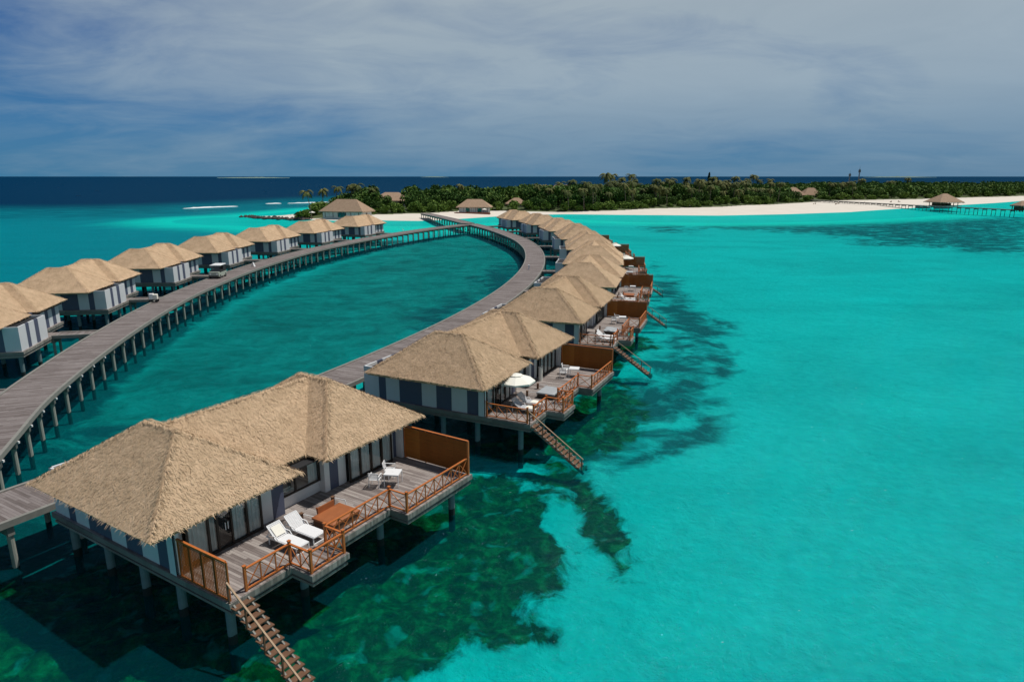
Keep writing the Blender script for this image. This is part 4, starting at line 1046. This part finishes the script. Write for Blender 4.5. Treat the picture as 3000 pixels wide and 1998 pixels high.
def palm_meshes(seed,h,lean):
    rnd=random.Random(seed); t=MB(); prev=Vector((0,0,-.5)); n=7
    for k in range(1,n+1):
        f=k/n; q=Vector((lean*f*f,0,h*f)); t.tube(prev,q,.2-.07*f,.2-.07*(f+.1),n=7,cap=k==n); prev=q
    c=MB()
    for k in range(19):
        a=k*2.4+rnd.random()*.4; el=rnd.uniform(-.55,1.0); Lf=rnd.uniform(3.1,4.2); p=prev.copy(); d=Vector((math.cos(a)*math.cos(el),math.sin(a)*math.cos(el),math.sin(el)+.15)).normalized()
        m=9
        for j in range(m):
            q=p+d*(Lf/m); side=d.cross(Vector((0,0,1)))
            if side.length<.1: side=Vector((math.sin(a),-math.cos(a),0))
            side.normalize(); w=.75*math.sin(math.pi*(j+1.1)/(m+1.4))+.08
            for s in (-1,1):
                tip=(p+q)/2+side*s*w+Vector((0,0,-.42*w))+d*.25
                c.quad([p,q,tip]); c.quad([p+(q-p)*.1,p+(q-p)*.7,tip-d*.35+Vector((0,0,-.1))])
            p=q; d=(d+Vector((0,0,-.30))).normalized()
    for k in range(5): 
        a=k*1.3; c.tube(prev+Vector((math.cos(a)*.2,math.sin(a)*.2,-.15)),prev+Vector((math.cos(a)*.22,math.sin(a)*.22,-.5)),.13,.1,n=5)
    return (c.mesh('crown',[M['frond']],recalc=False),t.mesh('trunk',[M['bark']]))
PALM=[palm_meshes(1,9.5,.8),palm_meshes(2,11,1.6),palm_meshes(3,7.5,.4)]
def casu_meshes():
    rnd=random.Random(9); c=MB(); t=MB(); t.tube((0,0,-.5),(0,0,17),.25,.05,n=6)
    for k in range(900):
        z=rnd.uniform(2.5,17.5); r=2.6*(1-(z-2)/16.5)**.7*rnd.uniform(.3,1); a=rnd.random()*6.28
        leafquad(c,Vector((r*math.cos(a),r*math.sin(a),z+r*.3)),.42,rnd,0,.1)
    return (c.mesh('crown',[M['casu']],recalc=False),t.mesh('trunk',[M['bark']]))
CASU=casu_meshes()
def tree(kind,meshes,x,y,s,label,group,cat='tree',z=None):
    r=thing(kind,label,cat,(x,y,gz(x,y)-.25 if z is None else z),random.random()*6.28,group); r.scale=(s,s,s*random.uniform(.92,1.08))
    add('crown',meshes[0],r); add('trunk',meshes[1],r); return r
BLD=[(-72,300,15,9),(-69,392,12,9),(-18.6,337,11,9),(3,380,9,7),(231,541,16,10),(45,488,6,6),(72,468,6,6),(99,488,7,6)]
def clear(x,y,front=True):
    for bx,by,wx,wy in BLD:
        if abs(x-bx)<wx and abs(y-by)<wy: return False
        # keep the line of sight to each building open
        if y<by and abs(x*by/y-bx)<wx*.8 and (by-y)<(60 if by==392 else 22 if by<400 else 48): return False
    return True
rt=random.Random(44); pts=[]
def inveg(x,y):
    return float(sdist(np.array([[x]]),np.array([[y]]),VEG)[0,0])
vi_pts=[]
tries=0
cand=[]
while len(cand)<2000 and tries<90000:
    tries+=1
    y=300+ (rt.random()**1.3)*520; x=rt.uniform(-.36*y,.80*y)
    if x>700: continue
    s=inveg(x,y)
    if s<1.5: continue
    if not clear(x,y): continue
    md=2.7 if s<14 else 4.6
    if any(abs(x-a)<md and abs(y-b_)<md for a,b_,_ in cand): continue
    cand.append((x,y,s))
cand.sort(key=lambda c:(c[2]*1.0+ (c[1]-320)*.12))
GB='broadleaf trees of the island wood'; 
n_ind=520
nsh=[0,0]
rest=[]
for k,(x,y,s) in enumerate(cand):
    i_=0 if s<6 else 1
    if nsh[i_]>=(240,235)[i_]: rest.append((x,y,s)); continue
    nsh[i_]+=1
    if s<6: 
        m=TREE[4] if rt.random()<.55 else TREE[3]; kind='shrub'; sc1=rt.uniform(.7,1.2); lab='low bright green shrub along the front edge of the island wood'; grp='shrubs along the edge of the island wood'; cat='shrub'
    elif s<14: m=TREE[rt.choice((0,1,3))]; kind='broadleaf_tree'; sc1=rt.uniform(.6,.95); lab='dark green bushy tree in the island wood'; grp=GB; cat='tree'
    else: m=TREE[rt.choice((0,1,2))]; kind='broadleaf_tree'; sc1=rt.choice((.75,.9,1.0,1.15,1.4))*rt.uniform(.9,1.1); lab='dark green bushy tree in the island wood'; grp=GB; cat='tree'
    tree(kind,m,x,y,sc1,lab,grp,cat)
# the wood behind: one mass
co=[];fc=[];mi=[]
def npmesh(me):
    V=np.empty(len(me.vertices)*3,np.float32); me.vertices.foreach_get('co',V); V=V.reshape(-1,3)
    F=np.array([p.vertices[:] for p in me.polygons if len(p.vertices)==4]); return V,F
srcm=[]
for k,(rx,rz,zc) in enumerate(((4.6,4.2,4.8),(5.4,4.0,4.6),(4.0,4.4,5.2))):
    cmb,_=crown_mb(random.Random(60+k),rx,rz,zc,210,.95,9); srcm.append(npmesh(cmb.mesh('c',[],recalc=False)))
off=0; VV=[];FF=[]
for (x,y,s) in rest:
    V,F=srcm[rt.randrange(3)]; a=rt.random()*6.28; k=rt.uniform(.75,1.3)
    c_,s_=math.cos(a)*k,math.sin(a)*k
    W=np.stack([V[:,0]*c_-V[:,1]*s_+x,V[:,0]*s_+V[:,1]*c_+y,V[:,2]*k+gz(x,y)-.3],-1)
    VV.append(W);FF.append(F+off);off+=len(W)
if VV:
    VV=np.concatenate(VV);FF=np.concatenate(FF); me=bpy.data.meshes.new('woodland'); me.vertices.add(len(VV)); me.vertices.foreach_set('co',VV.ravel()); me.loops.add(FF.size); me.loops.foreach_set('vertex_index',FF.ravel().astype(np.int32)); me.polygons.add(len(FF)); me.polygons.foreach_set('loop_start',np.arange(0,FF.size,4)); me.update(calc_edges=True); me.materials.append(M['leaf'])
    tag(add('woodland',me),'dense green wood filling the back of the island','wood',kind='stuff')
# palms one can tell apart
palms=[(-88.5,298.5,1.05,1),(-92,330,1.1,0),(-86.5,333,1.05,1),(-79,334,1.2,0),(-74,332,1.15,1),(-69,333,1.1,0)]+[(random.Random(k*13+5).uniform(14,60)+(k%9)*17,random.Random(k*7+3).uniform(352,372)+(k%9)*11.5,random.Random(k).uniform(.8,1.15),k%3) for k in range(38)]+[(-30,400,.95,0),(12,366,.9,1),(20,370,.95,0),(16,378,.8,2),(29,391,1.0,1),(38,362,.9,0),(44,372,.85,2),(58,405,1.55,1),(61,420,1.35,0),(68.7,486,1.55,1),(73,480,1.4,0),(80,500,1.3,1),(88,470,1.25,0),(92,505,1.35,1),(96,560,1.6,1),(104,480,1.1,0),(112,470,1.35,1),(118,500,1.45,0),(125,490,1.3,1),(133,515,1.35,0),(66,395,1.0,2),(76,400,.9,0),(84,405,1.05,1),(92,410,.85,2),(52,368,.8,2),(118,430,1.0,0),(130,440,1.1,1),(140,450,.95,2),(148,520,1.35,0),(155,530,1.5,1),(175,560,1.35,0),(186,575,1.5,1),(205,590,1.35,0),(212,600,1.6,1),(222,610,1.4,0),(232,620,1.3,1),(172,470,.9,2),(190,500,1.0,0),(246,528,.85,1),(250,533,1.0,0),(254,526,.9,1),(259,534,1.05,0),(264,528,.95,1),(268,536,.85,2),(272,545,1.2,0),(300,590,1.3,1),(330,600,1.2,0),(355,610,1.1,1),(370,660,1.2,0),(20,400,1.1,0),(35,410,1.15,1),(48,430,1.2,0),(100,430,1.1,1),(108,445,1.2,0),(160,480,1.1,1),(68,440,1.2,1)]
for k,(x,y,s,t) in enumerate(palms):
    if k==0: lab,g_='lone leaning palm left of the island bungalow','palms beside the island bungalow'
    elif k<6: lab,g_='palm rising behind the island bungalow roof','palms beside the island bungalow'
    elif 520<y<540 and 244<x<271: lab,g_='palm in the yellow-green clump right of the beach pavilion','palms by the beach pavilion'
    else: lab,g_='coconut palm rising out of the dense island wood','palms of the island wood'
    tree('palm_tree',PALM[t],x,y,s*(1.0 if k<6 else (1.12 if s<1.2 else .98)),lab,g_)
for x,y,s in ((166.8,580,1.05),(170.5,583,.9),(174,580,.95)): tree('casuarina_tree',CASU,x,y,s,'dark feathery conifer-like tree standing above the wood on the horizon','dark feathery trees above the wood')

# ---- island buildings
def bungalow(name,label,x,y,W,Dp,rz,eave=3.2,ridge=6.5,deck=None,cat='bungalow',openside=False,group=None,z0=.9,red=False,over=1.3,wins=4):
    r=thing(name,label,cat,(x,y,z0),rz,group)
    h,w=Dp/2,W/2
    if openside:
        for i in range(5):
            for yy in (-h,h):
                p=MB(); xx=-w+W*i/4; p.box(xx-.14,xx+.14,yy-.14,yy+.14,-.8,eave); add('post',p.mesh('post',[M['step']]),r)
        p=MB(); p.box(-w*.85,-w*.25,-h*.6,h*.8,0,eave-.2); p.box(w*.05,w*.7,-h*.3,h*.8,0,1.2); add('counter',p.mesh('counter',[M['step']]),r)
    else:
        p=MB(); p.box(-w,w,-h,h,-.8,eave); add('wall',p.mesh('wall',[M['far_wall']]),r)
        for i in range(wins):
            xx=-w+W*(i+.5)/wins; q=MB(); q.box(xx-W/wins*.33,xx+W/wins*.33,-h-.04,-h+.02,.3,eave-.5); f=add('window',q.mesh('window',[M['frame']]),r)
            q=MB(); q.box(xx-W/wins*.28,xx-.05,-h-.06,-h-.041,.4,eave-.6); q.box(xx+.05,xx+W/wins*.28,-h-.06,-h-.041,.4,eave-.6); add('pane',q.mesh('pane',[M['glass'] if i%2 else M['curtain']]),f)
        for sx in (-1,1):
            q=MB(); q.box(sx*w-.03*sx,sx*w+.05*sx,-.6,.6,0,2.1); add('door',q.mesh('door',[M['frame']]),r)
    a=MB(); o=over; k=min(h+o,w+o)*.93; e=[(-w-o,-h-o),(w+o,-h-o),(w+o,h+o),(-w-o,h+o)]
    if w>=h: R1,R2=(w+o-k,0),(-w-o+k,0)
    else: R1,R2=(0,h+o-k),(0,-h-o+k)
    z1=eave-.25; E_=[(x_,y_,z1) for x_,y_ in e]
    if w>=h:
        a.quad([E_[0],E_[1],(*R1,ridge),(*R2,ridge)]); a.quad([E_[2],E_[3],(*R2,ridge),(*R1,ridge)]); a.quad([E_[1],E_[2],(*R1,ridge)]); a.quad([E_[3],E_[0],(*R2,ridge)])
    else:
        a.quad([E_[1],E_[2],(*R1,ridge),(*R2,ridge)]); a.quad([E_[3],E_[0],(*R2,ridge),(*R1,ridge)]); a.quad([E_[0],E_[1],(*R2,ridge)]); a.quad([E_[2],E_[3],(*R1,ridge)])
    a.quad([(x_,y_,z1-.25) for x_,y_ in e])
    for i in range(4): p,q=e[i],e[(i+1)%4]; a.quad([(*p,z1-.25),(*q,z1-.25),(*q,z1),(*p,z1)])
    rr=random.Random(int(abs(x*7)))
    for i in range(4):
        p,q=Vector((*e[i],z1-.2)),Vector((*e[(i+1)%4],z1-.2))
        for j in range(int((q-p).length*5)):
            c=p+(q-p)*rr.random(); d=(c-Vector((0,0,c.z))).normalized(); tt=(q-p).normalized()*.1
            a.quad([c-tt+Vector((0,0,.22)),c+tt+Vector((0,0,.22)),c+d*.3+Vector((0,0,-.35-.3*rr.random()))])
    add('roof',a.mesh('roof',[M['far_roof']]),r)
    if deck:
        q=MB(); q.box(deck[0],deck[1],-h-deck[2],-h-.05,-.35,-.1); q.box(deck[0],deck[1],-h-deck[2]-.08,-h-deck[2],-.6,.55); add('deck',q.mesh('deck',[M['red_deck']]),r)
    return r
bungalow('island_bungalow','wide thatched island bungalow with white walls beside the lone palm',-73,300,18.5,10,R(-14),3.1,7.9,z0=.8,wins=3)
bungalow('island_bungalow','thatched bungalow roof showing just behind the wide white bungalow',-69,391,19,12,R(-8),4.6,8.8,z0=.8)
bungalow('beach_bungalow','thatched beach bungalow with glass front, parasol and red-brown deck',-18.6,337,14.5,8,R(-4),3.2,6.6,deck=(-9,8.5,4),z0=.9,wins=5)
bungalow('beach_bungalow','small thatched bungalow half hidden by a yellow-green palm',2.5,379,10,8,R(4),3.2,6.0,z0=.9)
for (x,y,lab) in ((45.5,489,'smallest pale thatched hut left of the two huts in the wood'),(72,469,'thatched hut with white front peeking from the wood, middle one'),(99,489,'thatched hut peeking from the wood, right one of three')):
    bungalow('thatched_hut',lab,x,y,8,6,R(20),3.0,5.6,z0=1.4)
bungalow('thatched_hut','pale roof among distant treetops behind the wood, left one',200,690,16,8,R(0),5.2,8.2,z0=1.2)
bungalow('thatched_hut','pale roof among distant treetops behind the wood, right one',222,700,14,8,R(0),5.4,8.2,z0=1.2)
bungalow('thatched_hut','pale flat-looking roof showing over the wood left of the palms',45,560,30,12,R(0),6.5,10.5,z0=1.2)
bungalow('beach_pavilion','thatched beach pavilion at the landward end of the pier',223,541,13,10,R(10),3.4,9.0,openside=True,z0=1.0,cat='pavilion')
bungalow('beach_pavilion','second thatched pavilion joined beside the palm clump',239,546,14,10,R(4),3.4,8.6,openside=True,z0=1.0,cat='pavilion')
bungalow('pier_pavilion','open pavilion with tall pyramid thatch halfway along the pier',248.5,391,10.5,9,R(6),2.2,6.6,openside=True,z0=2.3,cat='pavilion',over=2.2)
bungalow('pier_pavilion','small open thatched shelter at the sea end of the pier',253.6,337.5,5.5,5,R(6),2.6,4.6,openside=True,z0=2.1,cat='pavilion',over=.9)
walkway('pier','long thin timber pier running from the beach pavilion out to sea',[(212,500),(222,450),(234.6,392),(243,370),(252.5,336)],W=3.2,pile_step=5,z=2.2,group=None)
pl=MB(); pl.box(243,256,386,396,1.95,2.2); tag(add('pier_platform',pl.mesh('pp',[M['deck']])),'timber platform under the pyramid-roofed pier pavilion','platform')
# boats moored by the pier
def boat(x,y,rz,label,L=9):
    r=thing('boat',label,'boat',(x,y,.1),rz,'boats moored at the pier')
    h=MB(); P=[(-L/2,-1.1),(L*.25,-1.15),(L/2,0),(L*.25,1.15),(-L/2,1.1)]
    h.prism(P,-.4,.7); add('hull',h.mesh('hull',[M['steel']]),r)
    c=MB(); c.box(-L*.35,L*.1,-.85,.85,.7,1.0); add('seat_deck',c.mesh('sd',[M['canvas']]),r)
    c=MB(); c.box(-L*.38,L*.12,-1.05,1.05,1.9,1.98); 
    for x_ in (-L*.36,L*.1):
        for y_ in (-1,1): c.bar((x_,y_,.7),(x_,y_,1.9),.06)
    add('canopy',c.mesh('cn',[M['white_metal']]),r)
boat(247,407,R(8),'dark-hulled boat with white canopy moored left of the pier pavilion'); boat(257,405,R(-4),'dark-hulled boat with white canopy moored below the pier pavilion')
# radio masts
def mast(x,y,H,label):
    r=thing('radio_mast',label,'mast',(x,y,.5),0,'radio masts behind the wood'); m_=MB(); w0=1.1
    for k in range(3):
        a=2.094*k; m_.bar((w0*math.cos(a),w0*math.sin(a),0),(.35*math.cos(a),.35*math.sin(a),H),.28)
    for j in range(int(H/2)):
        z=j*2; f=z/H; w=w0*(1-f)+.35*f
        for k in range(3):
            a=2.094*k;b2=2.094*(k+1); m_.bar((w*math.cos(a),w*math.sin(a),z),(w*math.cos(b2),w*math.sin(b2),z+2),.16)
    add('tower',m_.mesh('tw',[M['steel']]),r)
    m_=MB()
    for k in range(4): a=1.57*k; m_.box(math.cos(a)*1.0-.3,math.cos(a)*1.0+.3,math.sin(a)*1.0-.3,math.sin(a)*1.0+.3,H*.84,H*.96)
    m_.bar((0,0,H),(0,0,H+3),.15); add('antenna',m_.mesh('an',[M['steel']]),r)
mast(400,812,21.5,'shorter radio mast behind the island wood'); mast(411,812,26.5,'taller radio mast behind the island wood')
# rock groyne and sand spit
def rocks(path,label,n,seed):
    rr=random.Random(seed); mb=MB(); L=catmull(path,1)
    for k in range(n):
        p=L[rr.randrange(len(L))]; s=rr.uniform(.6,1.5); c=Vector((p.x+rr.gauss(0,.9),p.y+rr.gauss(0,.9),rr.uniform(-.1,.35)))
        i0=len(mb.v); 
        P=[(1,0,0),(-1,0,0),(0,1,0),(0,-1,0),(0,0,.7),(0,0,-.8)]
        mb.v+=[tuple(c+Vector(q)*s*rr.uniform(.7,1.2)) for q in P]
        for f in ((0,2,4),(2,1,4),(1,3,4),(3,0,4),(2,0,5),(1,2,5),(3,1,5),(0,3,5)): mb.f.append(tuple(i0+q for q in f)); mb.m.append(0)
    tag(add('rock_groyne',mb.mesh('rocks',[M['rock']])),label,'groyne')
rocks([(-125,318),(-118,310),(-108,305),(-96,299),(-90,296)],'low dark rock groyne pointing out from the sand spit',170,1)
rocks([(-105,325),(-98,318),(-92,313)],'short dark rock line behind the sand spit',50,2)
# parasol and loungers at the beach bungalow
for (x,y,lab) in ((-13.5,331,'white parasol on the red-brown beach deck'),(-89.5,303,'white parasol beside the lone palm')):
    o=dup(pr,(x,y,.9),0,lab,'parasols on the island')
# small things on the far beach
for k,(x,y) in enumerate(((196,440),(206,432),(214,446),(236,455),(262,470),(270,474))):
    b=MB(); b.box(-.9,.9,-.35,.35,.25,.4); b.bar((.3,0,.4),(.9,0,.85),.6,.08); b.box(-.8,-.6,-.3,.3,0,.25); b.box(.6,.8,-.3,.3,0,.25)
    tag(add('beach_lounger',b.mesh('bl',[M['step']]),None,(x,y,gz(x,y)-.02),random.random()*3),'tiny dark beach lounger on the white sand near the pier','sun lounger','tiny beach loungers on the far sand')
# distant islands on the horizon
def islet(x,y,L,W,h,label):
    mb=MB(); n=40; m_=plain('far_islet',(.10,.15,.12),1,.3,.01)
    top=[];bot=[];rr=random.Random(int(L))
    for i in range(n+1):
        u=-1+2*i/n; e=(1-u*u); hh=h*e*(.35+.65*abs(noise.noise(Vector((u*5,L,0)))))+1.0
        top.append((u*L*.78,0,hh)); bot.append((u*L,-W*e,0))
    for i in range(n):
        mb.quad([(*bot[i][:2],-1),(*bot[i+1][:2],-1),(bot[i+1][0]*.98,-W*.55*(1-(bot[i+1][0]/L)**2),.9),(bot[i][0]*.98,-W*.55*(1-(bot[i][0]/L)**2),.9)],1)
        mb.quad([(bot[i][0]*.98,-W*.55*(1-(bot[i][0]/L)**2),.9),(bot[i+1][0]*.98,-W*.55*(1-(bot[i+1][0]/L)**2),.9),top[i+1],top[i]],0)
        mb.quad([top[i],top[i+1],(bot[i+1][0],W*.4,-1),(bot[i][0],W*.4,-1)],0)
    struct('distant_island',mb.mesh('islet',[m_,sand_m])).location=(x,y,0)
islet(-3020,8000,430,260,17,''); islet(-1640,14500,300,200,30,''); islet(7300,12900,700,300,34,'')
# whitecaps far out
wc_=MB(); rr=random.Random(3)
for k in range(26):
    y=rr.uniform(420,2200); x=rr.uniform(-.75*y,.05*y)-40
    if sdist(np.array([[x]]),np.array([[y]]),DEEP)[0,0]<30: continue
    L=rr.uniform(1.5,4); wc_.quad([(x-L,y,.02),(x,y-.5,.3),(x+L,y,.02),(x,y+.6,.05)])
for k in range(70):  # tiny white specks painted in as sun glints on the nearer water
    x=rr.uniform(-26,34); y=rr.uniform(23,60) if k%3 else rr.uniform(60,160); s_=rr.uniform(.012,.035)*(1+y/70)
    if k%2: x=rr.uniform(4,34)
    wc_.quad([(x-s_*2,y,.012),(x,y-s_*.5,.03),(x+s_*1.6,y+s_*.3,.012),(x,y+s_*.5,.02)])
o=add('whitecaps',wc_.mesh('wc',[foam])); tag(o,'tiny scattered whitecaps and white specks standing in for sun glints on the sea','whitecaps',kind='stuff')

# ------------------------------------------------------------------ sky, sun, camera
w=bpy.data.worlds.new('World'); sc.world=w; w.use_nodes=True; nt=w.node_tree; bgn=nt.nodes['Background']
sun_dir=Vector((.42,.16,1.0)).normalized(); el=math.asin(sun_dir.z); az=math.atan2(sun_dir.x,sun_dir.y)
sky=nt.nodes.new('ShaderNodeTexSky'); sky.sky_type='NISHITA'; sky.sun_disc=False; sky.sun_elevation=el; sky.sun_rotation=az; sky.air_density=1.0; sky.dust_density=.4; sky.ozone_density=3
v=coord(nt,'Generated'); s=nt.nodes.new('ShaderNodeSeparateXYZ'); nt.links.new(v,s.inputs[0])
zc=math_(nt,'MAXIMUM',s.outputs[2],0.0)
zz=math_(nt,'ADD',zc,.17)
cx=nt.nodes.new('ShaderNodeCombineXYZ'); nt.links.new(math_(nt,'DIVIDE',s.outputs[0],zz),cx.inputs[0]); nt.links.new(math_(nt,'DIVIDE',s.outputs[1],zz),cx.inputs[1])
c1=noise_(nt,mapping(nt,cx.outputs[0],(.62,.72,1),(2.9,.9,0),(0,0,.35)),.8,6,.52,.6)
c2=noise_(nt,mapping(nt,cx.outputs[0],(.7,.9,1),(5.3,1.4,0),(0,0,.2)),2.4,7,.62,.7)
cl=math_(nt,'ADD',math_(nt,'MULTIPLY',c1,.72),math_(nt,'MULTIPLY',c2,.28))
# the thin cloud sheet is thicker to the right
cl=math_(nt,'ADD',cl,math_(nt,'MULTIPLY',math_(nt,'DIVIDE',s.outputs[0],math_(nt,'ADD',math_(nt,'ABSOLUTE',s.outputs[1]),.2)),.24))
cl=math_(nt,'ADD',cl,math_(nt,'MULTIPLY_ADD',math_(nt,'MINIMUM',zc,.3),.55,-.03))
cover=ramp(nt,cl,[(.30,0.0),(.46,.66),(.60,1.0)])
clear_=ramp(nt,zc,[(0,(.045,.185,.34)),(.07,(.05,.175,.36)),(.17,(.012,.10,.31)),(.5,(.012,.055,.17)),(1,(.01,.04,.13))])
cloud=ramp(nt,zc,[(0,(.13,.245,.375)),(.05,(.175,.285,.405)),(.12,(.30,.39,.47)),(.24,(.36,.43,.48)),(.45,(.17,.21,.26)),(1,(.12,.16,.21))])
shade=ramp(nt,c2,[(.3,(.94,.95,.96)),(.7,(1.04,1.03,1.02))])
cloud=mixc(nt,1.0,cloud,shade,'MULTIPLY')
cc=mixc(nt,cover,clear_,cloud)
sk=mixc(nt,1.0,sky.outputs[0],(.55,.75,.95),'MULTIPLY')
# haze and cloud veil lie in front of the clear sky
vs=nt.nodes.new('ShaderNodeVectorMath'); vs.operation='SCALE'; nt.links.new(cc,vs.inputs[0]); vs.inputs['Scale'].default_value=10
fin=mixc(nt,.95,sk,vs.outputs[0])
nt.links.new(fin,bgn.inputs['Color']); bgn.inputs['Strength'].default_value=.1
L=bpy.data.lights.new('sun','SUN'); L.energy=3.9; L.angle=R(.53); L.color=(1,.955,.88); so=bpy.data.objects.new('sun',L); C.objects.link(so); so.rotation_euler=(-sun_dir).to_track_quat('-Z','Y').to_euler()
cam=bpy.data.cameras.new('camera'); co_=bpy.data.objects.new('camera',cam); C.objects.link(co_); cam.sensor_width=36; cam.lens=36*1950/3000; cam.clip_end=80000; cam.clip_start=.5
co_.location=(0,0,18.5); co_.rotation_euler=(R(90)-math.atan(482/1950),0,0); sc.camera=co_
sc.view_settings.view_transform='Standard'; sc.view_settings.look='None'; sc.view_settings.exposure=0; sc.view_settings.gamma=1
sc.cycles.max_bounces=7; sc.cycles.transparent_max_bounces=10; sc.cycles.diffuse_bounces=3; sc.cycles.glossy_bounces=3; sc.cycles.caustics_reflective=False; sc.cycles.caustics_refractive=False
